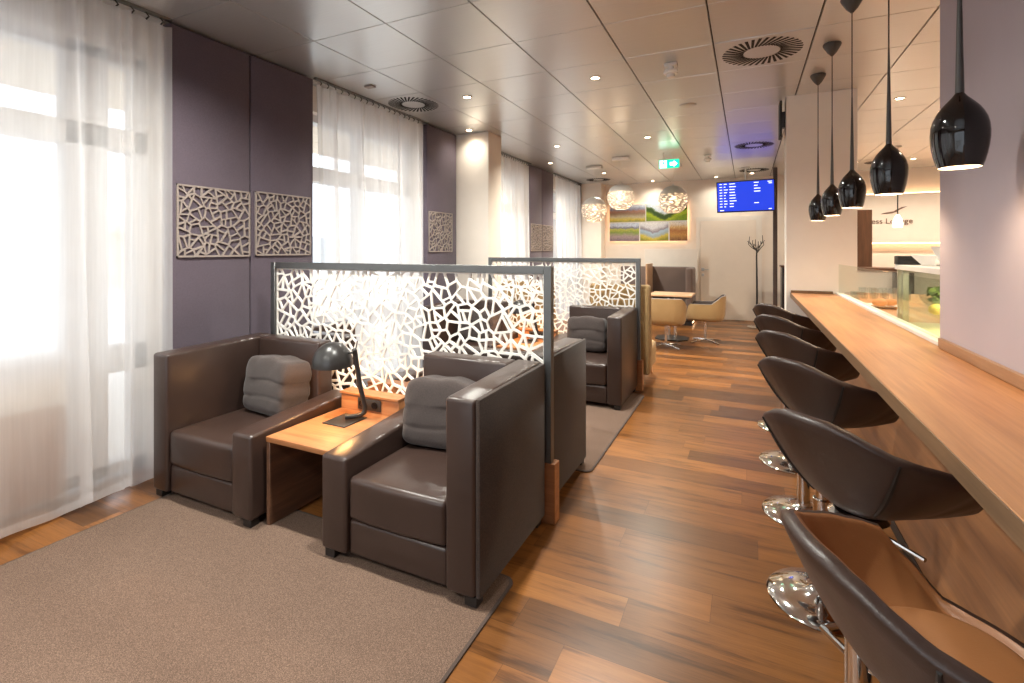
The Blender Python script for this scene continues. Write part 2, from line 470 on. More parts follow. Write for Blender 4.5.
# ceiling: metal tiles on a 655 x 650 grid, thin joints between
m = MB(); xs = [-4.155 + .655 * i for i in range(13)]; ys = [1.987 + .649 * i for i in range(-9, 16)]
for a in xs:
    for b in ys:
        x0, x1 = max(a + .003, -3.62), min(a + .652, XR); y0, y1 = max(b + .0015, YF), min(b + .6475, YB)
        if x1 - x0 < .02 or y1 - y0 < .02: continue
        m.add([(x0, y0, 3.012), (x1, y0, 3.012), (x1, y1, 3.012), (x0, y1, 3.012), (x0 + .003, y0 + .003, 3.0), (x1 - .003, y0 + .003, 3.0), (x1 - .003, y1 - .003, 3.0), (x0 + .003, y1 - .003, 3.0)],
              [(4, 5, 6, 7), (0, 1, 5, 4), (1, 2, 6, 5), (2, 3, 7, 6), (3, 0, 4, 7)])
ceil = struct(m.build('ceiling', M['ceil'], merge=False))
MB().box(-3.9, YF - .1, 3.02, XR + .1, YB + .2, 3.15).build('ceiling_void', M['ceil_void'], ceil)

# window wall: piers, header
m = MB()
for a, b in ((YF, -2.2), (1.98, 3.2), (4.9, 6.0), (8.0, 9.2), (10.95, YB)): m.box(-3.9, a, 0, -3.53, b, CEIL)
m.box(-3.9, YF, 2.76, -3.62, YB, 3.0); m.box(-3.9, -2.2, 0, -3.7, 1.54, .84)
struct(m.build('wall_left', M['wall_white']))
m = MB().box(-3.9, YB, 0, XR + .1, YB + .2, CEIL); struct(m.build('wall_back', M['wall_cream']))
m = MB().box(-3.9, YF - .2, 0, -3.3, YF, CEIL).box(.6, YF - .2, 0, XR + .1, YF, CEIL).box(-3.3, YF - .2, 0, .6, YF, .25).box(-3.3, YF - .2, 2.8, .6, YF, CEIL); struct(m.build('wall_front', M['wall_white']))
m = MB()
for a in (-3.3, -2.02, -.72, .54): m.box(a, YF - .14, .25, a + .06, YF - .06, 2.8)
m.box(-3.3, YF - .14, .25, .6, YF - .06, .31).box(-3.3, YF - .14, 2.74, .6, YF - .06, 2.8); w5 = struct(m.build('window_5', M['alu']))  # added unseen window behind the camera, lets in soft front daylight
MB().box(-3.27, YF - .104, .28, .57, YF - .096, 2.77).build('window_pane', M['glass'], w5)
m = MB().box(XR, YF, 0, XR + .1, YB, CEIL); struct(m.build('wall_right', M['wall_cream']))
m = MB().box(.76, YF, 0, .96, 2.75, CEIL); struct(m.build('wall_lilac', M['lilac']))
m = MB().box(.352, 5.59, 0, .936, 5.86, CEIL); struct(m.build('wall_pier', M['wall_white']))
for nm, y0, y1 in (('column', 5.586, 5.954), ('column', 11.0, 11.36)):
    struct(MB().rbox(-3.53, y0, 0, -2.985, y1, CEIL, .006, 2).build(nm, M['wall_cream']))
m = MB().box(-2.98, YB - .012, 0, -.99, YB, .07).box(.27, YB - .012, 0, XR, YB, .07); struct(m.build('baseboard_back', M['wall_white']))

def window(n, y0, y1, mullions, rail=.77, sill=0.03):
    fr = MB(); X0, X1 = -3.82, -3.70
    fr.box(X0, y0, sill, X1, y0 + .07, 2.76).box(X0, y1 - .07, sill, X1, y1, 2.76)
    fr.box(X0, y0, sill, X1, y1, sill + .07).box(X0, y0, 2.69, X1, y1, 2.76).box(X0, y0, 2.13, X1, y1, 2.27)
    for a, b in mullions: fr.box(X0, a, sill, X1, b, 2.76)
    if rail: fr.box(X0, y0 if n > 1 else 1.757, rail - .085, X1, y1, rail + .085)
    o = struct(fr.build('window_%d' % n, M['alu']))
    MB().box(-3.765, y0 + .05, sill + .05, -3.757, y1 - .05, 2.7).build('window_pane', M['glass'], o)
    return o
w = window(1, -2.2, 1.98, [(-.75, -.6), (.42, .52), (1.54, 1.757)], .77, .03)
MB().box(-3.83, -2.2, .84, -3.62, 1.54, .88).build('window_sill', M['alu'], w)
window(2, 3.2, 4.9, [(4.02, 4.1)])
window(3, 6.0, 8.0, [(6.95, 7.05)])
window(4, 9.2, 10.95, [(10.05, 10.13)])

# outdoors
struct(MB().box(-60, -30, -.35, -3.9, 60, -.15).build('terrace_ground', M['pave']))
m = MB()
for i in range(30): m.box(-5.6, -4 + i * .62, 2.86, -3.9, -4 + i * .62 + .6, 2.9)
struct(m.build('soffit_outside', M['soffit']))
rnd = random.Random(3); poly = [(-30, -.3)] + [(-30 + i * 4, 3 + 5.5 * math.exp(-((i - 9) / 5) ** 2) + rnd.uniform(-.5, .5)) for i in range(26)] + [(70, -.3)]
struct(MB().prism(poly, lambda u, v, a: (a, u, v), -58, -52).build('hills_outside', M['hill']))
b = tag(MB().box(-30, 2, -.2, -24, 16, 2.2).box(-31, 1.4, 2.2, -23.4, 16.6, 2.5).build('terminal_building', M['far_wall']), 'long pale low building far outside behind the sheer curtain', 'building')

# ------------------------------------------------------------------ wall coverings, curtains
def fabric_panel(y0, y1, label):
    tag(MB().rbox(-3.528, y0 + .004, .1, XL, y1 - .004, 2.985, .008, 2).build('fabric_wall_panel', M['panel']), label, 'wall panel', 'plum fabric wall panels')
fabric_panel(1.98, 2.575, 'plum fabric wall panel between the big curtain and the seam, behind the left armchair')
fabric_panel(2.579, 3.19, 'plum fabric wall panel right of the seam, beside the second sheer curtain')
fabric_panel(4.9, 5.57, 'single plum fabric wall panel left of the cream column')
fabric_panel(8.005, 8.57, 'far plum fabric wall panel right after the third curtain')
fabric_panel(8.575, 9.17, 'far plum fabric wall panel just before the fourth curtain')
fabric_panel(10.93, 11.0, 'narrow plum fabric wall strip at the far end of the fourth curtain')

def fret(y0, y1, z0, z1, seed, label):
    mb = MB(); cl = shards(y1 - y0, z1 - z0, .0024, .0115, seed, .012)
    lattice(mb, cl, lambda u, v, d: (XL + .012 - d, y0 + u, z0 + v), .01)
    mb.box(XL + .001, y0, z0, XL + .013, y0 + .008, z1).box(XL + .001, y1 - .008, z0, XL + .013, y1, z1)
    mb.box(XL + .001, y0, z0, XL + .013, y1, z0 + .008).box(XL + .001, y0, z1 - .008, XL + .013, y1, z1)
    tag(mb.build('fretwork_panel', M['beige'], merge=False), label, 'wall decoration', 'beige fretwork panels')
fret(2.026, 2.567, 1.43, 1.925, 11, 'square beige fretwork panel nearest the big curtain, above the left armchair')
fret(2.612, 3.15, 1.435, 1.938, 12, 'square beige fretwork panel beside the second curtain')
fret(4.93, 5.45, 1.455, 1.95, 13, 'beige fretwork panel left of the cream column')
fret(8.03, 8.55, 1.46, 1.95, 14, 'beige fretwork panel left of the pair beyond the column')
fret(8.6, 9.14, 1.46, 1.95, 15, 'beige fretwork panel right of the pair beyond the column')

def curtain(y0, y1, seed, label, x=-3.43, amp=.05):
    R = random.Random(seed); ph = [R.random() * 6.28 for _ in range(8)]
    ny = int((y1 - y0) / .008); nz = 22; Z1 = 2.945
    root = thing('sheer_curtain', label, 'curtain', (0, 0, 0), 0, 'sheer window curtains')
    mb = MB(); vs = []; fs = []
    for j in range(nz + 1):
        t = j / nz; 
        for i in range(ny + 1):
            s = i / ny; y = y0 + (y1 - y0) * s
            fold = math.sin(2 * PI * y / .31 + ph[0] + 1.1 * math.sin(2 * PI * y / 1.1 + ph[1])) + .45 * math.sin(2 * PI * y / .17 + ph[2] + .8 * math.sin(y * 5 + ph[3]))
            fold = math.copysign(abs(fold) ** .8, fold)
            g = math.sin(2 * PI * y / .085 + ph[4] + .9 * math.sin(y * 7 + ph[5]))
            b = 1 - t
            dx = amp * fold * (.28 + .72 * b ** .7) + .016 * g * (.25 + .75 * t) + .05 * b * (1 + .6 * math.sin(y * 2.1 + ph[6]))
            dy = (.06 * math.sin(2 * PI * y / .31 + ph[0] + 1.4) + .055 * math.sin(2 * PI * y / .52 + ph[7]) + .012 * math.sin(2 * PI * y / .115 + ph[3])) * (.5 + .5 * b) * math.sin(PI * min(1, max(0, s * 12, )) / 2 if s < .5 else PI * min(1, (1 - s) * 12) / 2)
            z0 = .035 + .022 * fold
            vs.append((x + dx, y + dy, z0 + (Z1 - z0) * t))
    for j in range(nz):
        for i in range(ny):
            a = j * (ny + 1) + i; fs.append((a, a + 1, a + ny + 2, a + ny + 1))
    mb.add(vs, fs); mb.build('fabric', M['sheer'], root, merge=False, angle=3)
    # weighted hem along the bottom edge
    hem = MB(); hv = []
    for i in range(0, ny + 1):
        p = vs[i]; q = vs[i + ny + 1]; d = (Vector(q) - Vector(p)).normalized(); hv.append(p); hv.append(tuple(Vector(p) + d * .045 + Vector((.0015, 0, 0))))
    hem.add([(a + .0015, b, c) for a, b, c in hv], [(2 * i, 2 * i + 2, 2 * i + 3, 2 * i + 1) for i in range(ny)])
    hem.build('hem', M['sheer'], root, merge=False, angle=3)
    g0 = None
    for k in range(int((y1 - y0) / .085)):
        yy = y0 + .04 + k * .085
        if g0 is None: g0 = MB().tube([(0, 0, 0), (.012, .012, -.023), (.004, 0, -.045)], .005, 6).build('glider', M['cord'], root); g = g0
        else: g = g0.copy(); COL.objects.link(g)
        g.location = (x, yy, 2.984)
curtain(-2.2, 1.985, 5, 'large sheer white curtain hanging at the window beside the left armchair', -3.435, .042)
curtain(3.2, 4.79, 8, 'sheer white curtain between the two plum wall panels and the cream column')
curtain(5.97, 7.97, 21, 'sheer white curtain just past the cream column', -3.44, .04)
curtain(9.2, 10.9, 30, 'farthest sheer white curtain, beside the globe lamps', -3.44, .04)
for n, (a, b) in enumerate(((-2.2, 1.99), (3.19, 4.9), (5.96, 8.0), (9.18, 10.93))):
    struct(MB().box(-3.452, a, 2.984, -3.418, b, 2.999).build('trim_%d' % (n + 1), M['frame']))
r = thing('radiator', 'low brown radiator seen through the big sheer curtain', 'radiator', (-3.62, -.05, 0))
m = MB(); m.rbox(-.05, -1.55, .06, .03, 1.55, .57, .012, 2); m.build('casing', M['radiator'], r)
for y in (-1.2, 1.2): MB().box(-.03, y - .03, 0, .01, y + .03, .07).build('leg', M['foot'], r)

# ================================================================== RUGS
def rug(y0, y1, label):
    t = thing('carpet_rug', label, 'rug', (-2.04, (y0 + y1) / 2, 0))
    hx, hy = 1.095, (y1 - y0) / 2
    def rr(e, rad=.05):
        return [(sx * (hx + e - rad) + rad * math.cos(a), sy * (hy + e - rad) + rad * math.sin(a)) for sx, sy, a0 in ((1, -1, -90), (1, 1, 0), (-1, 1, 90), (-1, -1, 180)) for a in [math.radians(a0 + 22.5 * i) for i in range(5)]]
    MB().prism(rr(0), lambda u, v, a: (u, v, a), .0005, .010).build('pile', M['carpet'], t)
    a, b = rr(.012), rr(0); n = len(a); q = MB()
    q.add([(u, v, .0005) for u, v in a] + [(u, v, .0085) for u, v in a] + [(u, v, .0105) for u, v in b], [(i, (i + 1) % n, n + (i + 1) % n, n + i) for i in range(n)] + [(n + i, n + (i + 1) % n, 2 * n + (i + 1) % n, 2 * n + i) for i in range(n)])
    q.build('bound_edge', M['carpet_edge'], t)
rug(-1.6, 2.0, 'taupe carpet covering the floor in front of the nearest armchairs')
rug(3.19, 5.1, 'taupe carpet between the first and the second lattice screen')

# ================================================================== ARMCHAIRS
RUGZ = .0105
def armchair(label, loc, rotz, s, fabric_side, group, seam=False):
    """local front = -Y; s = side (+1/-1 in X) of the high arm"""
    t = thing('leather_armchair', label, 'armchair', loc, rotz, group)
    hw, yf, yb, H = .434, -.365, .365, .87
    X = lambda a, b: (min(s * a, s * b), max(s * a, s * b))
    # high side arm
    ta = .163 if fabric_side else .138
    x0, x1 = X(hw - ta, hw - (.02 if fabric_side else 0))
    MB().rbox(x0, yf, .04, x1, yb, H, .018, 3, lambda p: (p.x, p.y, p.z - .016 * max(0, -p.y + .36) / .73 if p.z > .5 else p.z)).build('high_arm', M['leather'], t)
    if fabric_side:
        x0, x1 = X(hw - .022, hw)
        f = MB().rbox(x0, yf + .012, .04, x1, yb, H - .012, .006, 2).build('outer_side', M['leather_side'], t)
        f['label'] = 'woven dark brown outer side'
    # low armrest, rising slightly to the back
    x0, x1 = X(-hw, -hw + .155)
    MB().rbox(x0, yf, .04, x1, yb, .52, .018, 3, lambda p: (p.x, p.y, p.z - .03 + .05 * (p.y - yf) / .7 if p.z > .3 else p.z)).build('low_arm', M['leather'], t)
    # backrest
    x0, x1 = X(-hw + .157, hw - ta - .002)
    MB().rbox(x0, yb - .125, .04, x1, yb, H - .002, .018, 3).build('backrest', M['leather'], t)
    # seat cushion and apron
    x0, x1 = X(-hw + .157, hw - ta - .002)
    def soft(p):
        k = max(0, 1 - ((p.x - (x0 + x1) / 2) / ((x1 - x0) / 2)) ** 2)
        fy = max(0., 1 - ((p.y + .06) / .30) ** 2)
        return (p.x, p.y - (.012 * k if p.y < yf + .05 else 0), p.z + (.018 * k * fy if p.z > .3 else 0))
    b = bmesh.new(); bmesh.ops.create_cube(b, size=1)
    for v in b.verts: v.co = Vector(((x0 + x1) / 2 + v.co.x * (x1 - x0 - .004), (yf + .012 + yb - .117) / 2 + v.co.y * (yb - .117 - yf - .012), .305 + v.co.z * .2))
    bmesh.ops.bevel(b, geom=b.edges[:], offset=.026, segments=4, affect='EDGES', profile=.5)
    bmesh.ops.subdivide_edges(b, edges=[e for e in b.edges if e.calc_length() > .12], cuts=7, use_grid_fill=True)
    MB().bm(b, soft).build('seat_cushion', M['leather'], t)
    b = bmesh.new(); bmesh.ops.create_cube(b, size=1)
    for v in b.verts: v.co = Vector(((x0 + x1) / 2 + v.co.x * (x1 - x0 - .004), (yf + .02 + yb - .12) / 2 + v.co.y * (yb - .12 - yf - .02), .12 + v.co.z * .162))
    bmesh.ops.bevel(b, geom=b.edges[:], offset=.016, segments=3, affect='EDGES', profile=.5)
    MB().bm(b).build('front_apron', M['leather'], t)
    for sx in (-1, 1):
        for y in (yf + .04, yb - .04):
            MB().rbox(sx * (hw - .045) - .03, y - .028, 0, sx * (hw - .045) + .03, y + .028, .042, .003, 1).build('foot', M['foot'], t)
    return t
def pillow(label, loc, rotz, seed, w=.21, lean=0.):
    R = random.Random(seed); a, b2 = R.random() * 6, R.random() * 6
    def f(p):
        k = 1.0; q = 1.0
        for zc, dp in ((-.38, .028), (.2, .038)):
            q -= 1.3 * dp * math.exp(-((p.z - zc - .06 * math.sin(p.x * 2.5 + a)) / .045) ** 2)
        k += .03 * math.sin(p.x * 8 + a + 2 * p.z) * max(0, p.z - .2) + .015 * math.sin(p.x * 13 + b2) * math.sin(p.z * 9)
        k -= .06 * max(0, -p.z - .75)
        z = p.z + (.07 * (1 - p.x * p.x) + .03 * math.sin(p.x * 7 + a)) * max(0, p.z) ** 2 - .07 * abs(p.x) ** 3 * (p.z > 0) * p.z
        k *= 1 - .25 * (1 - q); return Vector((p.x * k, p.y * k * q * (1 + .12 * (1 - p.z * p.z)) + lean * p.z, z))
    o = MB().puff((0, 0, .172), (w, .1, .172), .22, 72, 64, f).build('throw_pillow', M['pillow'], None, loc, rotz, angle=3)
    tag(o, label, 'pillow', 'grey pillows on the armchairs')
    o.rotation_euler = (math.radians(-8) if abs(rotz) < 1 else math.radians(-8), 0, rotz)
    return o
LC, RC = -2.785, -1.417         # centres of the left and right chairs
G = 'dark brown leather armchairs'
SEAT = .409 + RUGZ
armchair('brown leather armchair next to the big window curtain, left of the nearest lamp table', (LC, 2.12, RUGZ), 0, -1, False, G)
armchair('nearest brown leather armchair with a woven outer side, right of the lamp table', (RC, 2.12, RUGZ), 0, 1, True, G)
armchair('brown leather armchair backing onto the nearest lattice screen by the window, facing away', (LC, 2.955, RUGZ), PI, 1, False, G)
armchair('brown leather armchair backing onto the nearest screen beside the aisle, woven side to the aisle', (RC - .02, 2.955, RUGZ), PI, -1, True, G)
armchair('brown leather armchair in front of the far lattice screen on the window side', (LC - .02, 4.87, RUGZ), 0, -1, False, G)
armchair('brown leather armchair in front of the far lattice screen beside the aisle', (RC - .05, 4.87, RUGZ), 0, 1, False, G)
pillow('grey pillow in the armchair by the big window curtain', (LC + .015, 2.235, SEAT + .01), -.1, 1)
pillow('grey pillow in the nearest armchair, right of the lamp', (RC - .06, 2.25, SEAT + .01), .1, 2)
pillow('grey pillow in the armchair before the far lattice screen by the aisle', (RC - .09, 5.0, SEAT + .01), .06, 3, .2)
pillow('grey pillow in the armchair before the far lattice screen by the window', (LC, 5.0, SEAT + .01), -.05, 4)

# ------------------------------------------------------------------ side tables
def side_table(label, loc, rotz=0):
    t = thing('side_table', label, 'side table', loc, rotz, 'wooden lamp tables between armchairs')
    hw = .226
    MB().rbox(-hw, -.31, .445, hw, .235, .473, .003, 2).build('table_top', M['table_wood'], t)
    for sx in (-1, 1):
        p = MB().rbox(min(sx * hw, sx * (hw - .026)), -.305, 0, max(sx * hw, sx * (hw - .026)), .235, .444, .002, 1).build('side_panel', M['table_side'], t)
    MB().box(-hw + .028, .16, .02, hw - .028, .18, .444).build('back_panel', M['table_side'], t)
    MB().rbox(-hw, .237, .0, hw, .327, .565, .003, 2).build('upstand', M['table_wood'], t)
    MB().rbox(-hw - .003, .225, .566, hw + .003, .329, .58, .002, 1).build('upstand_cap', M['table_wood'], t)
    s = MB().rbox(-.085, .2285, .485, .095, .2365, .555, .004, 2).build('socket_plate', M['black_satin'], t)
    for x in (-.05, .05):
        MB().lathe([(.022, 0), (.022, .004), (.017, .004), (.016, .001)], 20).build('socket', M['black_gloss'], s, (x, .2285, .52)).rotation_euler = (PI / 2, 0, 0)
    return t
ST = side_table('wooden side table holding the nearest lamp, between the two front armchairs', (-2.098, 2.135, RUGZ))
dup(ST, (-2.098, 2.94, RUGZ), 'wooden side table behind the nearest lattice screen, facing away', PI)
dup(ST, (-2.13, 4.885, RUGZ), 'wooden side table with a lamp in front of the far lattice screen')

def desk_lamp(label, loc, watts):
    t = thing('desk_lamp', label, 'lamp', loc, 0, 'black dome desk lamps')
    MB().rbox(-.10, -.10, 0, .07, .085, .006, .002, 1).build('base', M['black_satin'], t)
    # flat bar: along the base, round the bend, up to the joint
    P = [(-.01, -.01, .023), (.03, .02, .023), (.055, .045, .027), (.07, .06, .042), (.072, .063, .07), (.05, .045, .2), (.027, .025, .41)]
    MB().tube(P, .0145, 14).build('stem', M['black_satin'], t)
    MB().cyl((.044, .01, .40), (.012, .036, .405), .013, n=14).cyl((.03, .02, .395), (-.03, .005, .39), .006).build('joint', M['black_satin'], t)
    MB().tube([(.03, .03, .41), (.034, .036, .44), (.03, .045, .46)], .0035, 6).build('cable', M['cord'], t)
    prof = []
    R = .115
    for i in range(15):
        a = PI / 2 * (1 - i / 14); prof.append((R * math.cos(a), R * 1.12 * math.sin(a)))
    prof += [(R, -.012), (R - .003, -.012)] + [((R - .004) * math.cos(PI / 2 * i / 12), (R - .004) * 1.11 * math.sin(PI / 2 * i / 12)) for i in range(13)]
    sh = MB().lathe(prof, 44).build('lamp_shade', M['black_satin'], t, (-.1, -.02, .325))
    MB().puff((0, 0, .045), (.03, .03, .036), 1, 20, 12).build('bulb', M['bulb'], sh)
    light('POINT', 'lamp_glow', (0, 0, .005), watts, (1, .50, .17), sh, shadow_soft_size=.03)
    return t
desk_lamp('black dome desk lamp on the nearest side table', (-2.105, 2.2, .4735 + RUGZ), 6)
desk_lamp('black dome desk lamp seen through the lattice, before the far screen', (-2.13, 4.93, .4735 + RUGZ), 7)

# ------------------------------------------------------------------ lattice screens
def screen(x0, x1, y, seed, label):
    t = thing('lattice_screen', label, 'room divider', ((x0 + x1) / 2, y, 0), 0, 'lattice screens')
    w = x1 - x0; hw = w / 2; H = 1.392; f = .044
    for sx in (-1, 1): MB().rbox(min(sx * hw, sx * (hw - f)), -.022, .325, max(sx * hw, sx * (hw - f)), .022, H, .002, 1).build('post', M['frame'], t)
    MB().rbox(-hw + f, -.022, H - f, hw - f, .022, H, .002, 1).build('top_rail', M['frame'], t)
    MB().rbox(-hw + f, -.022, .325, hw - f, .022, .325 + f, .002, 1).build('bottom_rail', M['frame'], t)
    pw, p0, p1 = w - 2 * f, .325 + f, H - f
    cl = shards(pw, p1 - p0, .0031, .0135, seed, .008)
    lattice(MB(), cl, lambda u, v, d: (-hw + f + u, -.005 + d, p0 + v), .01).build('lattice_panel', M['white_lattice'], t, merge=False)
    MB().rbox(-hw, -.0225, 0, hw + .022, .05, .324, .003, 1).build('base_beam', M['table_wood'], t)
    return t
screen(-3.137, -.955, 2.525, 101, 'nearest white lattice screen in a grey frame, behind the two front armchairs')
screen(-2.81, -1.01, 5.275, 202, 'farther white lattice screen in a grey frame, past the second carpet')

# ------------------------------------------------------------------ tan lounge chairs behind the far screen
def tan_chair(label, loc):
    t = thing('high_back_chair', label, 'lounge chair', loc, 0, 'tan high-back lounge chairs')
    prof = [(-.36, .12), (-.40, .5), (-.42, 1.06), (-.40, 1.10), (-.34, 1.11), (-.28, 1.08), (-.22, .5), (-.2, .2)]
    b = MB()
    for k in range(2): pass
    b.prism(prof, lambda u, v, a: (a, u, v), -.33, .33); o = b.build('backrest', M['tan'], t)
    bv = o.modifiers.new('soft', 'BEVEL'); bv.width = .03; bv.segments = 3
    o = MB().rbox(-.31, -.2, .14, .30, .24, .40, .045, 4, lambda p: (p.x, p.y, p.z + (.02 if p.z > .3 and p.y > .1 else 0))).build('seat', M['tan'], t)
    for sx in (-1, 1):
        for y in (-.28, .28): MB().cyl((sx * .24, y, 0), (sx * .22, y * .93, .15), .013, .02, 10).build('leg', M['pale_wood'], t)
    return t
tc = tan_chair('tan high-back lounge chair behind the far screen, at the aisle end', (-1.27, 5.8, 0))
dup(tc, (-2.38, 5.8, 0), 'tan high-back lounge chair behind the far screen, on the window side')

# ================================================================== BAR
t = thing('bar_counter', 'long oak bar counter along the right wall with stools under it', 'bar counter', (.57, 2.1, 0))
B0, B1 = YF + .3 - 2.1, 5.585 - 2.1
MB().rbox(-.183, B0, 1.018, .188, B1, 1.06, .002, 1).build('worktop', M['bar_wood'], t)
MB().box(-.187, B0, 1.016, -.1835, B1, 1.059).build('front_edge', M['bar_edge'], t)
MB().box(.125, B0, .065, .165, B1, 1.017).build('front_panel', M['bar_front'], t)
MB().box(.122, B0, 0, .15, B1, .064).build('toe_board', M['foot'], t)
MB().rbox(.172, B0, 1.0605, .1885, 2.71 - 2.1, 1.103, .002, 1).build('backsplash', M['upstand'], t)
MB().rbox(-.18, B1 - .018, 1.0605, .17, B1, 1.085, .002, 1).build('end_upstand', M['bar_edge'], t)
for y in (B0 + .3, -.2, 1.4, 3.0): MB().box(-.05, y - .012, .93, .124, y + .012, 1.017).build('bracket', M['steel'], t)
t = thing('glass_guard', 'low clear glass guard along the back edge of the bar counter', 'glass guard', (.79, 4.2, 1.0))
MB().rbox(-.03, -1.44, .0, .03, 1.38, .075, .003, 1).build('rail', M['white'], t)
MB().box(-.004, -1.44, .076, .004, 1.38, .345).build('glass_panel', M['guard'], t)

# ------------------------------------------------------------------ bar stools
def stool_shell():
    nphi, nt = 90, 16
    prof = [(0, 1.036), (15, 1.034), (28, 1.02), (40, .999), (52, .978), (70, .957), (92, .932), (104, .915), (112, .87), (128, .805), (180, .795)]
    rad = [(0, .235), (30, .236), (60, .243), (85, .255), (104, .272), (116, .262), (140, .23), (180, .215)]
    def pw(tab, a):
        for (a0, v0), (a1, v1) in zip(tab, tab[1:]):
            if a <= a1:
                u = (a - a0) / (a1 - a0); return v0 + (v1 - v0) * (u * u * (3 - 2 * u) * .35 + u * .65)
        return tab[-1][1]
    def rim(p):
        a = math.degrees(abs(p)); return pw(rad, a), pw(prof, a)
    zb = .735
    return nphi, nt, rim, zb
def make_stool(label, loc):
    t = thing('bar_stool', label, 'bar stool', loc, math.radians(48), 'brown leather bar stools')
    nphi, nt, rim, zb = stool_shell()
    def surf(off, zoff, hs, hoff):
        rows = []
        for j in range(nt + 1):
            u = j / nt; row = []
            for i in range(nphi):
                p = -PI + 2 * PI * i / nphi; R, h = rim(p)
                rr = (R - off) * u; z = zb + zoff + (h - hoff - zb - zoff) * (u ** hs)
                row.append((-rr * math.cos(p), rr * math.sin(p), z))
            rows.append(row)
        return rows
    out = surf(0, 0, 2.0, .012); inn = surf(.034, .07, 3.0, .012)
    # padded lip between the two
    lip = []
    for k in range(1, 5):
        a = PI * k / 5; row = []
        for i in range(nphi):
            p0, p1 = Vector(out[-1][i]), Vector(inn[-1][i]); c = (p0 + p1) / 2; e = (p0 - p1) / 2
            row.append(tuple(c + e * math.cos(a) * 1.12 + Vector((0, 0, .017)) * math.sin(a)))
        lip.append(row)
    def skin(rows):
        mb = MB(); vs = [p for r_ in rows for p in r_]; fs = []
        for j in range(len(rows) - 1):
            for i in range(nphi):
                a, b = j * nphi + i, j * nphi + (i + 1) % nphi; fs.append((a, b, b + nphi, a + nphi))
        return mb.add(vs, fs)
    skin(out + lip[:3]).build('shell', M['stool_leather'], t, angle=3)
    skin(lip[2:] + inn[::-1]).build('inner_lining', M['stool_lit'], t, angle=3)
    # dark side seams where the back meets the arms
    for sgn in (-1, 1):
        P = []
        i = int(nphi / 2 + sgn * nphi * 51 / 360)
        for j in range(7, nt + 1): 
            q = Vector(out[j][i % nphi]); P.append(q + Vector((q.x, q.y, 0)).normalized() * .0008)
        MB().tube(P, [.0035 + .003 * math.sin(PI * k / (len(P) - 1)) for k in range(len(P))], 6).build('side_seam', M['black'], t)
    MB().puff((.015, 0, .822), (.125, .125, .024), .85, 40, 20).build('seat_pad', M['stool_lit'], t, angle=3)
    MB().lathe([(.02, .712), (.06, .716), (.075, .73), (.06, .742)], 28).build('seat_plate', M['chrome'], t)
    MB().cyl((0, 0, .03), (0, 0, .42), .033, n=24).build('lower_post', M['chrome'], t)
    MB().cyl((0, 0, .42), (0, 0, .72), .024, n=20).lathe([(.034, .415), (.034, .43), (.026, .434)], 24).build('gas_lift', M['chrome'], t)
    MB().lathe([(.205, 0), (.208, .004), (.2, .012), (.13, .024), (.06, .038), (.036, .06), (.034, .075)], 56).build('base', M['chrome'], t)
    # D-shaped foot ring toward the bar
    P = [(0, -.03, .315)] + [(.03 + .15 * math.sin(a), -.125 * math.cos(a), .31) for a in [PI * k / 12 for k in range(13)]] + [(0, .03, .315)]
    MB().tube(P, .0105, 10).build('footrest', M['chrome'], t)
    MB().tube([(.0, -.015, .712), (.0, -.06, .706), (-.01, -.17, .70)], .006, 8).build('lever', M['chrome'], t)
    return t
SY = [1.05, 1.69, 2.45, 3.2, 3.95, 4.71]
st = make_stool('nearest brown leather bar stool, cut off by the bottom corner of the picture', (.292, SY[0], 0))
st.rotation_euler = (0, 0, math.radians(22)); st.scale = (1, 1, .965)
for y, l in zip(SY[1:], ('second bar stool from the camera, lever and chrome post showing under its seat', 'third bar stool from the camera along the oak counter',
                         'fourth bar stool from the camera along the oak counter', 'fifth bar stool from the camera, next to last before the white pier', 'farthest bar stool, closest to the white pier')):
    dup(st, (.285, y, 0), l, math.radians(48))

# ------------------------------------------------------------------ black pendants over the bar
def pendant(label, loc):
    t = thing('pendant_lamp', label, 'pendant lamp', loc, 0, 'black drop pendants above the bar')
    MB().lathe([(.058, 0), (.06, -.008), (.055, -.022), (.03, -.065), (.012, -.085), (.008, -.09)], 28).build('canopy', M['grey_canopy'], t)
    MB().cyl((0, 0, -.085), (0, 0, -.62), .003, n=8).build('cord', M['cord'], t)
    MB().cyl((0, 0, -.6), (0, 0, -1.045), .0035, .0115, 14).build('stem', M['grey_canopy'], t)
    prof = [(.0105, -1.036), (.02, -1.05), (.036, -1.068), (.0485, -1.084), (.0575, -1.1), (.065, -1.118), (.0695, -1.138), (.0712, -1.16), (.0708, -1.18), (.068, -1.205), (.0635, -1.23), (.058, -1.252), (.0535, -1.266), (.0515, -1.266)]
    inn = [(.0514, -1.2655), (.056, -1.25), (.0615, -1.228), (.066, -1.204), (.0688, -1.18), (.0692, -1.16), (.0675, -1.138), (.063, -1.12), (.05, -1.094), (.02, -1.068), (0, -1.064)]
    sh = MB().lathe(prof, 44, (0, 0, 0), False).build('lamp_shade', M['black_gloss'], t)
    MB().lathe(inn, 40, (0, 0, 0), False).build('inner_face', M['white'], sh)
    MB().puff((0, 0, -1.185), (.024, .024, .032), 1, 18, 12).build('bulb', M['bulb'], sh)
    light('SPOT', 'pendant_glow', (0, 0, -1.24), 6, (1, .76, .5), sh, spot_size=math.radians(140), spot_blend=1.0, shadow_soft_size=.04)
    return t
PD = [(.557, 5.02), (.567, 4.31), (.572, 3.575), (.585, 2.78), (.592, 1.97)]
p = pendant('farthest and smallest-looking of the row of black pendants, before the white pier', (PD[0][0], PD[0][1], CEIL))
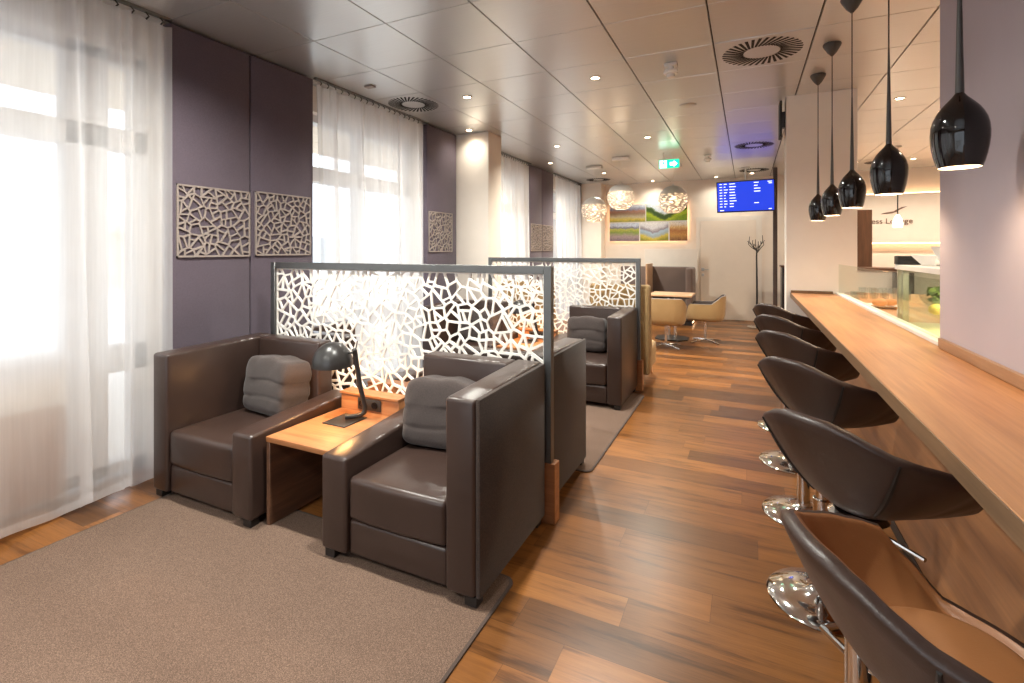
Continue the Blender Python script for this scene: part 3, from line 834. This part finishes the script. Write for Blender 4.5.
for (x, y), l in zip(PD[1:], ('black pendant overlapping the farthest one in the row above the bar', 'middle black pendant of the row above the bar',
                              'black pendant second nearest, hanging beside the lilac wall edge', 'nearest and largest black pendant, in front of the lilac wall')):
    dup(p, (x, y, CEIL), l)

# ================================================================== CEILING FITTINGS
def downlight(x, y, label, watts=30, spread=150, color=(1, .85, .68)):
    t = thing('downlight', label, 'ceiling light', (x, y, CEIL), 0, 'round ceiling downlights')
    MB().lathe([(.036, -.0005), (.048, -.001), (.05, -.006), (.046, -.009), (.036, -.006)], 28, (0, 0, 0), False).build('ring', M['steel'], t)
    MB().lathe([(0, -.004), (.035, -.0045), (.035, -.0015), (0, -.001)], 24).build('lamp_face', M['lamp_face'], t)
    light('SPOT', 'downlight_beam', (0, 0, -.015), watts, color, t, spot_size=math.radians(spread), spot_blend=1.0, shadow_soft_size=.05)
for x, y, l in ((-2.51, 4.25, 'downlight above the second armchair pair, near the window side'), (-1.21, 4.26, 'downlight over the aisle edge, left of the smoke detector'),
                (-3.18, 5.43, 'downlight in front of the cream column'), (-3.1, 8.09, 'small downlight by the far plum panels'),
                (-2.51, 6.82, 'downlight beyond the far screen on the window side'), (-1.21, 6.8, 'downlight over the aisle left of the exit sign'),
                (-.58, 11.1, 'downlight near the back wall left of the television'), (-1.87, 11.15, 'downlight at the back wall between two globe lamps'),
                (.09, 10.86, 'downlight just above the television'), (-2.55, 9.6, 'downlight behind the two left globe lamps'),
                (1.38, 6.14, 'downlight in the kitchen ceiling behind the pendants'), (2.3, 8.4, 'downlight above the white service counter'),
                (-2.51, 1.7, 'downlight above the nearest armchairs, out of the picture'), (-1.21, 1.7, 'downlight above the aisle by the nearest armchair, out of the picture'),
                (-2.51, -.85, 'added fill downlight above the near carpet behind the camera'), (-1.21, -.85, 'added fill downlight above the aisle behind the camera'),  # this pair is added behind the camera as front fill
                (1.9, 3.6, 'added downlight brightening the kitchen worktop behind the lilac wall')):  # the worktop one is added to brighten the kitchen
    downlight(x, y, l, (24 if y > 10.5 else 11 if x < -2.9 else 250 if y > 5 else 185) if x < .9 else 190, 150, (1, .83, .62) if x > .9 else (1, .985, .90) if y < 5 else (1, .94, .80))
# small square sensor
tag(MB().rbox(-.045, -.03, -.016, .045, .03, -.0005, .004, 2).build('ceiling_sensor', M['beige'], None, (-3.156, 3.58, CEIL)), 'small beige ceiling sensor left of the swirl vent by the curtain', 'sensor')

def swirl_vent(x, y, r, label):
    t = thing('swirl_vent', label, 'ceiling vent', (x, y, CEIL), 0, 'round swirl ceiling vents')
    n = 36; MB().box(-r - .02, -r - .02, -.005, r + .02, r + .02, -.001).build('plate', M['ceil'], t)
    sl = MB()
    for k in range(n):
        a = 2 * PI * k / n; sk = .55
        ca, sa = math.cos(a), math.sin(a)
        dx, dy = math.cos(a + sk), math.sin(a + sk)
        r0 = r * .44; L = r * .55; w = .0084 * r / .3
        p = Vector((ca * r0, sa * r0, 0)); d = Vector((dx, dy, 0)); q = Vector((-dy, dx, 0)) * w
        vs = [p - q, p + q, p + d * L + q * 1.35, p + d * L - q * 1.35]
        sl.add([(v.x, v.y, -.0052) for v in vs] + [(v.x, v.y, -.0066) for v in vs], [(0, 1, 2, 3), (7, 6, 5, 4), (0, 4, 5, 1), (1, 5, 6, 2), (2, 6, 7, 3), (3, 7, 4, 0)])
    sl.build('slots', M['slot'], t, merge=False)
swirl_vent(.1, 4.24, .29, 'large round swirl vent in the ceiling left of the pendants')
swirl_vent(-3.14, 4.22, .27, 'round swirl vent in the ceiling touching the second curtain top')
swirl_vent(.09, 7.97, .27, 'round swirl vent in the ceiling in front of the television')
swirl_vent(.12, 10.45, .27, 'farthest aisle swirl vent, right above the television')
swirl_vent(-2.9, 10.45, .27, 'swirl vent in the ceiling behind the leftmost globe lamp')
swirl_vent(2.1, 10.4, .27, 'swirl vent in the kitchen ceiling behind the pendants')

def detector(x, y, label):
    t = thing('smoke_detector', label, 'smoke detector', (x, y, CEIL), 0, 'white smoke detectors')
    MB().rbox(-.05, -.035, -.028, .05, .035, -.0005, .004, 2).build('mount', M['white'], t)
    MB().cyl((0, -.0, -.028), (0, 0, -.05), .022, n=16).build('neck', M['white'], t)
    MB().lathe([(.03, -.05), (.055, -.055), (.058, -.075), (.05, -.088), (.034, -.09), (.032, -.112), (.022, -.118), (0, -.118)], 28).build('head', M['white'], t)
detector(-.56, 4.2, 'white smoke detector on the ceiling nearest the camera')
detector(-.57, 8.5, 'small far smoke detector between exit sign and television')
tag(MB().lathe([(0, -.001), (.085, -.001), (.085, -.006), (.07, -.01), (0, -.01)], 32).build('ceiling_speaker', M['steel'], None, (-.56, 5.48, CEIL)), 'flat round speaker lid on the ceiling behind the near smoke detector', 'ceiling speaker')

# exit sign
t = thing('exit_sign', 'green illuminated exit sign with white arrow under the ceiling', 'exit sign', (-1.095, 8.0, CEIL))
MB().box(-.16, -.012, -.118, .16, .012, -.105).box(-.09, -.005, -.105, -.08, .005, -.0005).box(.04, -.005, -.105, .05, .005, -.0005).build('hanger', M['white'], t)
MB().box(-.15, -.008, -.245, .15, .008, -.1185).build('panel', M['green'], t)
MB().prism([(.0, -.03), (.055, -.03), (.055, -.06), (.11, 0), (.055, .06), (.055, .03), (.0, .03)], lambda u, v, a: (u + .015, a, v * .8 - .182), -.0105, -.0085).build('arrow', M['exit_white'], t)
ic = MB().box(-.135, -.0105, -.236, -.035, -.0085, -.128); ic.build('doorway', M['exit_white'], t)
f = MB(); q = lambda u, v, a: (u - .085, a, v * .82 - .18)
f.prism([(.008 + .011 * math.cos(k * PI / 5), .055 + .011 * math.sin(k * PI / 5)) for k in range(10)], q, -.012, -.0107)
f.prism([(-.008, .04), (.014, .04), (.01, -.005), (-.012, -.005)], q, -.012, -.0107)
f.prism([(-.012, -.005), (.002, -.005), (-.01, -.04), (-.035, -.06), (-.04, -.05), (-.02, -.033)], q, -.012, -.0107)
f.prism([(0, -.005), (.01, -.005), (.03, -.035), (.022, -.065), (.012, -.062), (.016, -.036)], q, -.012, -.0107)
f.prism([(.01, .038), (.035, .012), (.03, .004), (.008, .022)], q, -.012, -.0107); f.prism([(-.006, .038), (-.034, .02), (-.03, .01), (-.006, .02)], q, -.012, -.0107)
f.build('running_figure', M['green'], t)

# globe lamps
def globe(label, x, y, z, r, seed):
    t = thing('globe_lamp', label, 'pendant lamp', (x, y, CEIL), 0, 'white lattice globe lamps')
    dz = z - CEIL
    MB().rbox(-.14, -.055, -.05, .14, .055, -.0005, .008, 2).build('canopy', M['white'], t)
    MB().cyl((0, 0, -.034), (0, 0, dz + r), .0022, n=6).build('cord', M['white'], t)
    cap = [(r * math.cos(a), r * math.sin(a)) for a in [PI / 2 - (PI / 2 - .42) * k / 10 for k in range(11)]]
    cap += [((r - .006) * math.cos(a), (r - .006) * math.sin(a)) for a in [.42 + (PI / 2 - .42) * k / 10 for k in range(11)]]
    MB().lathe(cap, 40, (0, 0, dz)).lathe([(.012, r - .005), (.016, r + .02), (.006, r + .035)], 14, (0, 0, dz)).build('cap', M['white'], t)
    st = 3.4; w = 2 * PI; lo, hi = -1.12, .42
    cl = cells(w, (hi - lo) * st, 120, .17, seed, wrap=True, border=.16, k=.05)
    lattice(MB(), cl, lambda u, v, d: ((r - d) * math.cos(u) * math.cos(lo + v / st), (r - d) * math.sin(u) * math.cos(lo + v / st), (r - d) * math.sin(lo + v / st)), .006).build('lattice_shade', M['white_lattice'], t, (0, 0, dz), merge=False)
    MB().puff((0, 0, dz + .02), (.06, .06, .075), 1, 20, 14).build('bulb', M['globe_bulb'], t)
    light('POINT', 'globe_glow', (0, 0, dz - .06), 2.5, (1, .74, .48), t, shadow_soft_size=.06)
globe('leftmost and lowest white lattice globe lamp', -2.5, 8.73, 2.2, .235, 31)
globe('middle white lattice globe lamp, hanging highest', -1.87, 8.1, 2.345, .222, 32)
globe('rightmost white lattice globe lamp, below the exit sign', -1.19, 9.2, 2.372, .255, 33)

# ================================================================== BACK OF THE ROOM
d = struct(MB().box(-1.0, YB - .03, 0, -.915, YB, 2.19).box(.17, YB - .03, 0, .28, YB, 2.19).box(-.915, YB - .03, 2.105, .17, YB, 2.19).build('door_1', M['wall_white']))
MB().rbox(-.91, YB - .045, .006, .165, YB - .004, 2.1, .003, 1).build('door_leaf', M['door'], d)
MB().cyl((-.86, YB - .045, 1.06), (-.86, YB - .09, 1.06), .01).tube([(-.86, YB - .09, 1.06), (-.74, YB - .09, 1.06)], .009, 10).rbox(-.89, YB - .052, 1.03, -.83, YB - .0445, 1.09, .003, 1).build('door_handle', M['steel'], d)
MB().rbox(-.885, YB - .052, .92, -.835, YB - .0445, .97, .003, 1).build('door_lock', M['steel'], d)
# light box with five landscape prints
t = thing('landscape_picture', 'wide back-lit collage of five landscape photographs on the back wall', 'picture', (-2.03, YB - .075, 2.1))
MB().box(-.86, 0, -.42, .86, .03, .42).build('backing', M['white'], t)
W = lin(228, 230, 232)
P5 = [('valley_print', -.855, -.045, .02, .415, [(.0, lin(150, 150, 80)), (.14, lin(206, 186, 70)), (.3, lin(190, 180, 150)), (.5, lin(150, 120, 96)), (.62, lin(176, 130, 110)), (.72, lin(150, 160, 186)), (.9, lin(214, 220, 232))], .35, 4, .25, 2.3),
      ('meadow_print', -.02, .855, .03, .415, [(.0, lin(120, 150, 20)), (.22, lin(170, 190, 40)), (.34, lin(70, 96, 30)), (.5, lin(50, 76, 30)), (.58, lin(98, 120, 70)), (.66, lin(206, 220, 236)), (.95, lin(240, 244, 250))], .5, 2.6, .3, 5.1),
      ('village_print', -.855, -.18, -.415, -.005, [(.0, lin(120, 100, 110)), (.25, lin(160, 140, 140)), (.5, lin(130, 150, 60)), (.64, lin(180, 180, 80)), (.74, lin(110, 110, 140)), (.85, lin(200, 210, 226))], .35, 5, .4, 8.2),
      ('lake_print', -.155, .46, -.415, .0, [(.0, lin(130, 130, 40)), (.2, lin(200, 180, 70)), (.34, lin(150, 170, 180)), (.5, lin(170, 190, 206)), (.58, lin(140, 130, 140)), (.75, lin(214, 214, 220)), (.95, lin(236, 238, 242))], .4, 2.4, .25, 11.7),
      ('autumn_print', .485, .855, -.415, .0, [(.0, lin(120, 80, 50)), (.3, lin(190, 140, 70)), (.55, lin(170, 110, 60)), (.72, lin(206, 170, 110)), (.9, lin(224, 214, 200))], .5, 6, .4, 14.9)]
for nm, x0, x1, z0, z1, stops, amp, fq, sp, sd in P5:
    MB().box(x0, -.004, z0, x1, -.0005, z1).build(nm, landscape(nm, [(q, tuple(min(1, x * 1.25) for x in cc[:3]) + (1,)) for q, cc in stops], amp, fq, sp, sd, 1.1 if nm == 'meadow_print' else .5 if nm == 'lake_print' else 0), t)
MB().box(-.82, .032, -.38, .82, .045, -.35).box(-.82, .032, .35, .82, .045, .38).box(-.82, .032, -.35, -.79, .045, .35).box(.79, .032, -.35, .82, .045, .35).build('led_strip', M['led'], t)

# television hung from the ceiling
t = thing('television', 'ceiling-hung television with a blue timetable, above the white door', 'television', (-.03, 9.98, 2.46), math.radians(-7))
tl = bpy.data.objects.new('screen_unit', None)
bpy.data.objects.remove(tl)
ti = math.radians(9); R_ = Matrix.Rotation(ti, 3, 'X')
def tvb(x0, y0, z0, x1, y1, z1, r=.004): return MB().rbox(x0, y0, z0, x1, y1, z1, r, 2, lambda p: tuple(R_ @ p))
tvb(-.485, -.02, -.285, .485, .04, .285).build('housing', M['black'], t)
tvb(-.468, -.024, -.262, .468, -.021, .27, .001).build('screen', M['tv_blue'], t)
rows = MB(); R2 = random.Random(9)
def bar(x0, x1, z, h=.012):
    rows.add([tuple(R_ @ Vector(v)) for v in ((x0, -.0262, z), (x1, -.0262, z), (x1, -.0262, z + h), (x0, -.0262, z + h), (x0, -.0248, z), (x1, -.0248, z), (x1, -.0248, z + h), (x0, -.0248, z + h))],
             [(0, 1, 2, 3), (7, 6, 5, 4), (0, 4, 5, 1), (1, 5, 6, 2), (2, 6, 7, 3), (3, 7, 4, 0)])
for k in range(9):
    z = .235 - k * .052
    bar(-.43, -.385, z); bar(-.355, -.355 + R2.choice((.03, .055, .07)), z); bar(-.26, -.26 + R2.uniform(.06, .12), z)
    if k in (0, 1, 2, 3, 7): bar(.15, .15 + R2.uniform(.06, .13), z)
bar(.37, .44, .24); bar(.385, .44, .21); bar(-.43, -.36, -.25); bar(.38, .43, -.245)
rows.build('screen_text', M['tv_light'], t)
MB().cyl((0, .06, 0), (0, .06, .535), .018).rbox(-.07, .02, .52, .07, .1, .538, .003, 1).box(-.06, .03, -.06, .06, .08, .06).build('ceiling_mount', M['steel'], t)
# slim post and coat stand
tag(MB().rbox(-.035, -.05, 0, .035, .05, CEIL - .001, .004, 2).build('slim_post', plain('grey_brown_post', lin(96, 84, 80), .5), None, (.47, 10.35, 0)), 'slim dark brown post from floor to ceiling right of the television', 'post')
t = thing('coat_stand', 'bare tree-shaped metal coat stand in front of the white door', 'coat stand', (.17, 10.6, 0))
MB().lathe([(.17, 0), (.175, .006), (.16, .014), (.03, .022), (.02, .05)], 32).build('base', M['chrome'], t)
MB().tube([(0, 0, .02), (.004, 0, .7), (-.004, 0, 1.35), (0, 0, 1.5)], [.02, .017, .014, .012], 12).build('trunk', M['black_satin'], t)
R3 = random.Random(4)
for k in range(8):
    a = 2 * PI * k / 8 + .2; c, s = math.cos(a), math.sin(a); L = R3.uniform(.13, .19); h = R3.uniform(.13, .27)
    b = MB().tube([(0, 0, 1.42 + .012 * k), (c * L * .5, s * L * .5, 1.47 + h * .35), (c * L * .85, s * L * .85, 1.48 + h * .7), (c * L * .8, s * L * .8, 1.5 + h)], [.009, .008, .006, .005], 8)
    b.tube([(c * L * .6, s * L * .6, 1.47 + h * .45), (c * L * .9 - s * .05, s * L * .9 + c * .05, 1.47 + h * .75)], [.006, .004], 8)
    b.build('branch', M['black_satin'], t)

# bench booth, pedestal table, tub chairs
t = thing('booth_bench', 'taupe upholstered booth bench against the back wall, left of the door', 'bench', (-1.75, 10.55, 0))
MB().rbox(-.75, .25, .1, .78, .4, 1.13, .03, 3).build('backrest', M['bench'], t)
MB().rbox(.67, -.42, .1, .8, .245, 1.13, .04, 4).build('end_panel', M['bench'], t)
MB().rbox(-.75, -.38, .1, .665, .245, .45, .03, 3).build('seat', M['dark_inner'], t)
MB().rbox(-.09, -.42, .0, -.06, .245, 1.2, .004, 1).build('wooden_divider', M['pale_wood'], t)
MB().box(-.75, -.34, 0, .78, .38, .1).build('plinth', M['foot'], t)
MB().box(.783, -.3, .05, .79, .3, .06).build('led_strip', M['led'], t)
tag(MB().rbox(-.55, -.015, 0, .55, .015, 1.5, .004, 1).build('low_wall_panel', M['wall_white'], None, (-1.5, 11.2, 0)), 'pale waist-high panel behind the booth bench', 'panel')
t = thing('pedestal_table', 'wood-topped pedestal table with black base between the tub chairs', 'table', (-1.13, 8.62, 0))
MB().rbox(-.34, -.33, .725, .34, .33, .755, .004, 2).build('table_top', M['pale_wood'], t)
MB().rbox(-.3, -.29, .705, .3, .29, .724, .002, 1).build('under_frame', M['black'], t)
MB().prism([(-.26, -.14), (-.14, -.26), (.14, -.26), (.26, -.14), (.26, .14), (.14, .26), (-.14, .26), (-.26, .14)], lambda u, v, a: (u, v, a), 0, .022).build('base', M['black_satin'], t)
for x in (-.05, .05): MB().cyl((x, 0, .022), (x, 0, .705), .024, n=18).build('column', M['chrome'], t)
def tub_chair(label, loc, rotz):
    t = thing('tub_chair', label, 'tub chair', loc, rotz, 'tan swivel tub chairs')     # local front = +X
    nphi = 56
    def rim(p):
        a = abs(p); c, s = math.cos(a), math.sin(a)
        R = .3 / ((abs(c) ** 3.4 + abs(s) ** 3.4) ** (1 / 3.4))
        if a < .75: h = .755
        elif a < 1.25: h = .755 - .125 * (a - .75) / .5
        elif a < 2.3: h = .63
        else: h = .63 - .2 * min(1, (a - 2.3) / .25)
        return R, h
    def row(f, zf, off=0):
        out = []
        for i in range(nphi):
            p = -PI + 2 * PI * i / nphi; R, h = rim(p); r = (R - off) * f
            out.append((-r * math.cos(p) , r * math.sin(p), .36 + (h - .36) * zf))
        return out
    def skin(rows):
        vs = [p for q in rows for p in q]; fs = [(j * nphi + i, j * nphi + (i + 1) % nphi, (j + 1) * nphi + (i + 1) % nphi, (j + 1) * nphi + i) for j in range(len(rows) - 1) for i in range(nphi)]
        return MB().add(vs, fs)
    skin([row(.05, 0), row(.80, 0), row(.9, .05), row(.95, .2), row(.985, .6), row(1, 1)]).build('shell', M['tan'], t, angle=1.0)
    skin([row(1, 1), row(1, 1.02, .012), row(1, 1.0, .026)]).build('piping', M['piping'], t, angle=1.5)
    skin([row(1, 1, .026), row(.97, .7, .03), row(.93, .2, .04), row(.05, .2, .0)]).build('lining', M['dark_inner'], t, angle=1.0)
    MB().rbox(-.19, -.19, .43, .22, .19, .49, .025, 3).build('seat_cushion', M['dark_inner'], t)
    MB().cyl((0, 0, .03), (0, 0, .365), .019, n=16).build('post', M['chrome'], t)
    for k in range(4):
        a = PI / 4 + k * PI / 2; c, s = math.cos(a), math.sin(a)
        MB().tube([(0, 0, .045), (c * .15, s * .15, .035), (c * .29, s * .29, .012)], [.018, .016, .012], 8, True, (1, .7)).build('leg', M['chrome'], t)
    return t
tu = tub_chair('tan swivel tub chair seen from behind, nearer the far screen', (-1.12, 7.85, 0), math.radians(95))
dup(tu, (-.6, 8.53, 0), 'tan swivel tub chair seen from the side, right of the pedestal table', math.radians(180))

# ================================================================== KITCHEN SIDE
t = thing('lounge_sign', 'peach wall board with a swoosh and the lettering ess Lounge', 'sign', (2.9, 11.3, 2.06))
MB().box(-1.0, 0, -.44, .8, .1, .46).build('board', M['wall_cream'], t)
MB().box(-1.0, .06, .462, .8, .09, .48).build('led_strip', M['led'], t); MB().box(-1.0, .06, -.46, .8, .09, -.442).build('led_strip', M['led'], t)
cu = bpy.data.curves.new('lettering', 'FONT'); cu.body = 'ess Lounge'; cu.size = .14; cu.extrude = .004
tmp = bpy.data.objects.new('lettering_curve', cu); COL.objects.link(tmp); bpy.context.view_layer.update()
me = bpy.data.meshes.new_from_object(tmp.evaluated_get(bpy.context.evaluated_depsgraph_get())); bpy.data.objects.remove(tmp)
o = bpy.data.objects.new('lettering', me); COL.objects.link(o); o.parent = t; o.location = (-.79, -.005, -.09); o.rotation_euler = (PI / 2, 0, 0); me.materials.clear(); me.materials.append(M['logo'])
sw = [(0, 0), (.12, .035), (.28, .055), (.42, .075), (.52, .13), (.66, .19), (.85, .215), (.72, .165), (.6, .115), (.5, .05), (.36, .015), (.18, .0)]
MB().prism(sw, lambda u, v, a: (u * .48 - .65, a, v * .62 + .09), -.008, -.0005).build('swoosh', M['logo'], t)
t = thing('service_counter', 'tall white service counter with a brown top behind the glass guard', 'counter', (2.1, 8.8, 0))
MB().box(-1.1, -.2, 0, 1.1, .25, 1.185).build('front', M['wall_white'], t)
MB().rbox(-1.13, -.24, 1.186, 1.13, .28, 1.225, .003, 1).build('worktop', M['dark_wood'], t)
tag(MB().rbox(-.1, -.1, 0, .1, .1, 1.17, .004, 1).build('dark_cabinet', M['black_satin'], None, (1.93, 8.42, 0)), 'narrow dark cabinet in front of the white service counter', 'cabinet')
tag(MB().rbox(-.4, -.05, 0, .4, .05, 2.1, .004, 1).build('wood_panel', M['dark_wood'], None, (1.33, 9.25, 0)), 'tall dark wood panel beside the lounge sign', 'panel')
t = thing('kitchen_worktop', 'wooden kitchen worktop behind the glass guard', 'worktop', (1.3, 4.6, 0))
MB().rbox(-.47, -1.8, .955, .45, .975, .995, .003, 1).build('worktop', M['bar_wood'], t)
MB().box(-.42, -1.8, .1, .42, .97, .954).build('body', M['wall_white'], t); MB().box(-.4, -1.8, 0, .38, .96, .1).build('plinth', M['foot'], t)
t = thing('kitchen_worktop', 'shorter kitchen worktop with rows of glasses behind the white pier', 'worktop', (1.36, 6.2, 0))
MB().rbox(-.4, -.62, .955, .4, .6, .995, .003, 1).build('worktop', M['bar_wood'], t)
MB().box(-.38, -.6, .1, .38, .58, .954).build('body', M['wall_white'], t); MB().box(-.36, -.58, 0, .34, .56, .1).build('plinth', M['foot'], t)
# display case
for x, l in ((1.7, 'added kitchen downlight brightening the lounge sign, behind the pendants'), (2.5, 'second added kitchen downlight brightening the lounge sign'), (3.3, 'added kitchen downlight brightening the lounge sign in the far right corner')):
    downlight(x, 10.3, l, 70)  # added ceiling lights that lift the dark sign wall
downlight(2.3, 6.1, 'added fill downlight in the kitchen ceiling hidden right of the lilac wall edge', 190)  # added out of sight to brighten the kitchen
t = thing('display_case', 'glass display case with a white top on the kitchen worktop', 'display case', (1.13, 3.4, .996))
MB().rbox(-.28, -.5, .362, .3, .5, .392, .003, 1).build('top', M['white'], t)
MB().rbox(-.28, -.5, 0, .3, .5, .03, .003, 1).build('floor', M['case_in'], t)
MB().box(.27, -.49, .031, .29, .49, .361).build('back', M['case_in'], t)
for y in (.468, .36): MB().box(-.27, y, .031, -.24, y + .022, .361).build('upright', M['steel'], t)
MB().box(-.272, -.48, .032, -.266, .46, .361).build('front_glass', M['guard'], t); MB().box(-.24, .492, .031, .27, .498, .361).build('side_glass', M['guard'], t)
MB().box(-.23, -.45, .125, .26, .45, .131).build('shelf', M['guard'], t)
light('AREA', 'case_fill', (0, -.1, .35), 4, (1, .85, .55), t, size=.3)  # added area light with no fitting, lifts the dark case interior
def bowl(name, label, loc, r, h, mat, cat='bowl', group=None):
    return tag(MB().lathe([(r * .5, 0), (r * .55, .004), (r * .85, h * .55), (r, h), (r * .96, h), (r * .8, h * .55), (r * .5, .012), (0, .012)], 32).build(name, mat, None, loc), label, cat, group)
bowl('glass_bowl', 'glass bowl of green salad inside the display case', (1.03, 3.6, 1.1275), .13, .085, M['tumbler'])
R5 = random.Random(12); lf = MB()
for k in range(70):
    a = R5.random() * 6.28; q = R5.random() ** .5 * .095; h = .03 + R5.random() * .09
    c = Vector((q * math.cos(a), q * math.sin(a), h)); u = Vector((R5.uniform(-1, 1), R5.uniform(-1, 1), R5.uniform(-.4, .6))).normalized() * .035; v = u.orthogonal().normalized() * .022
    lf.add([c - u, c + v, c + u + Vector((0, 0, .012)), c - v], [(0, 1, 2, 3)])
o = lf.build('salad_leaves', M['leaf'], None, (1.03, 3.6, 1.135), merge=False); tag(o, 'green salad leaves heaped in the glass bowl', 'salad', kind='stuff')
tag(MB().puff((0, 0, .029), (.036, .029, .029), .95, 24, 16).build('lemon', M['yellow'], None, (.93, 3.42, 1.1275)), 'yellow lemon beside the salad bowl in the display case', 'lemon')
def sq_bowl(label, loc, w, h):
    b = MB(); ring = lambda s, z: [(sx * s, sy * s, z) for sx, sy in ((-1, -1), (1, -1), (1, 1), (-1, 1))]
    rr = [ring(w * .55, 0), ring(w, h), ring(w * .94, h), ring(w * .52, .01)]
    b.add([p for r_ in rr for p in r_], [(3, 2, 1, 0)] + [(4 * j + i, 4 * j + (i + 1) % 4, 4 * j + 4 + (i + 1) % 4, 4 * j + 4 + i) for j in range(3) for i in range(4)] + [(12, 13, 14, 15)])
    o = b.build('serving_bowl', M['ceramic'], None, loc, .5); bv = o.modifiers.new('soft', 'BEVEL'); bv.width = .008; bv.segments = 2
    tag(o, label, 'bowl', 'white serving bowls')
sq_bowl('wide square white serving bowl on the display case top', (1.005, 3.70, 1.389), .085, .06)
sq_bowl('tall white serving bowl at the lilac wall edge on the display case', (1.03, 3.47, 1.389), .078, .11)
tag(MB().rbox(-.06, -.04, 0, .06, .04, .055, .006, 2).build('black_tray_box', M['black'], None, (.905, 3.85, 1.3885)), 'black flat box on the left end of the display case', 'box')
tum = MB().lathe([(.026, 0), (.033, .11), (.031, .11), (.0245, .008), (0, .008)], 24)
t0 = None
for i in range(2):
    for j in range(5):
        loc = (1.05 + .085 * j, 5.92 + .1 * i, .9955)
        o = tum.build('drinking_glass', M['tumbler'], None, loc) if t0 is None else t0.copy()
        if t0 is None: t0 = o
        else: COL.objects.link(o); o.location = loc
        tag(o, 'clear drinking glass in the rows at the far end of the kitchen worktop', 'glass', 'drinking glasses on the worktop')
for j, y in enumerate((5.42, 5.33)):
    o = t0.copy(); COL.objects.link(o); o.location = (.885, y, .9955)
    tag(o, ('clear drinking glass close to the white pier behind the guard', 'clear drinking glass right of the one close to the white pier')[j], 'glass', 'glasses by the guard')
bowl('bread_plate', 'shallow white plate of rolls on the kitchen worktop', (1.06, 5.1, .9955), .16, .025, M['ceramic'], 'plate')
for k, (x, y) in enumerate(((1.0, 5.05), (1.09, 5.12), (1.03, 5.17))):
    tag(MB().puff((0, 0, .03), (.055, .036, .03), .9, 24, 14).build('bread_roll', M['crust'], None, (x, y, 1.009), .6 * k), ('golden roll at the front of the plate behind the guard', 'golden roll at the right of the plate behind the guard', 'golden roll at the back of the plate behind the guard')[k], 'bread roll', 'rolls on the plate')
t = thing('opal_pendant', 'small glowing white glass pendant in front of the lounge sign', 'pendant lamp', (2.0, 9.0, CEIL))
MB().lathe([(.05, -.0005), (.05, -.02), (.01, -.03)], 20).build('canopy', M['white'], t); MB().cyl((0, 0, -.025), (0, 0, -1.02), .008, n=8).build('cord', M['black'], t)
MB().lathe([(.012, -1.0), (.026, -1.015), (.056, -1.08), (.064, -1.13), (.056, -1.185), (.048, -1.19), (0, -1.187)], 28).build('glass_shade', M['opal'], t)
# edge-on wall screen on the left face of the pier
t = thing('wall_screen', 'thin black screen seen edge-on on the side of the white pier', 'screen', (.35, 5.74, 2.62))
MB().rbox(-.055, -.1, 0, -.032, .1, .36, .003, 1).build('housing', M['black'], t)
MB().box(-.031, -.04, .1, -.0005, .04, .26).build('bracket', M['black_satin'], t)
# dark cupboard with a pale box in the passage behind the pier
t = thing('passage_cupboard', 'dark cupboard in the gap between the slim post and the white pier', 'cupboard', (.95, 10.9, 0))
MB().rbox(-.35, -.25, .05, .35, .25, 1.15, .004, 1).build('body', M['black_satin'], t); MB().rbox(-.37, -.27, 1.151, .37, .27, 1.185, .003, 1).build('worktop', M['dark_wood'], t); MB().box(-.33, -.22, 0, .33, .24, .05).build('plinth', M['foot'], t)
tag(MB().rbox(-.09, -.08, 0, .09, .08, .2, .01, 2).build('canister', M['pale_wood'], None, (.74, 10.85, 1.186)), 'pale box on the dark cupboard behind the slim post', 'box')

# ================================================================== LIGHT, CAMERA
wd = bpy.data.worlds.new('sky'); SC.world = wd; wd.use_nodes = True
bg = wd.node_tree.nodes['Background']; bg.inputs[0].default_value = (.84, .92, 1, 1); bg.inputs[1].default_value = 1.5

cam = bpy.data.cameras.new('camera'); co = bpy.data.objects.new('camera', cam); COL.objects.link(co)
f = 495.; th = math.atan2(747 - 512, f)
cam.sensor_width = 36; cam.sensor_fit = 'HORIZONTAL'; cam.lens = f / 1024 * 36
cam.shift_x = 0; cam.shift_y = (250 - 341.5) / 1024
cam.clip_start = .05; cam.clip_end = 200
co.location = (0, 0, 1.48); co.rotation_euler = (PI / 2, 0, th)
SC.camera = co
SC.view_settings.view_transform = 'Standard'; SC.view_settings.look = 'None'
SC.view_settings.gamma = 1; SC.view_settings.use_curve_mapping = False
SC.view_settings.exposure = 0.86
cy = SC.cycles
cy.max_bounces = 10; cy.diffuse_bounces = 6; cy.glossy_bounces = 5; cy.transmission_bounces = 6; cy.transparent_max_bounces = 24
cy.sample_clamp_indirect = 6; cy.caustics_reflective = False; cy.caustics_refractive = False
try:
    cy.use_denoising = True; cy.denoiser = 'OPENIMAGEDENOISE'
except Exception: pass
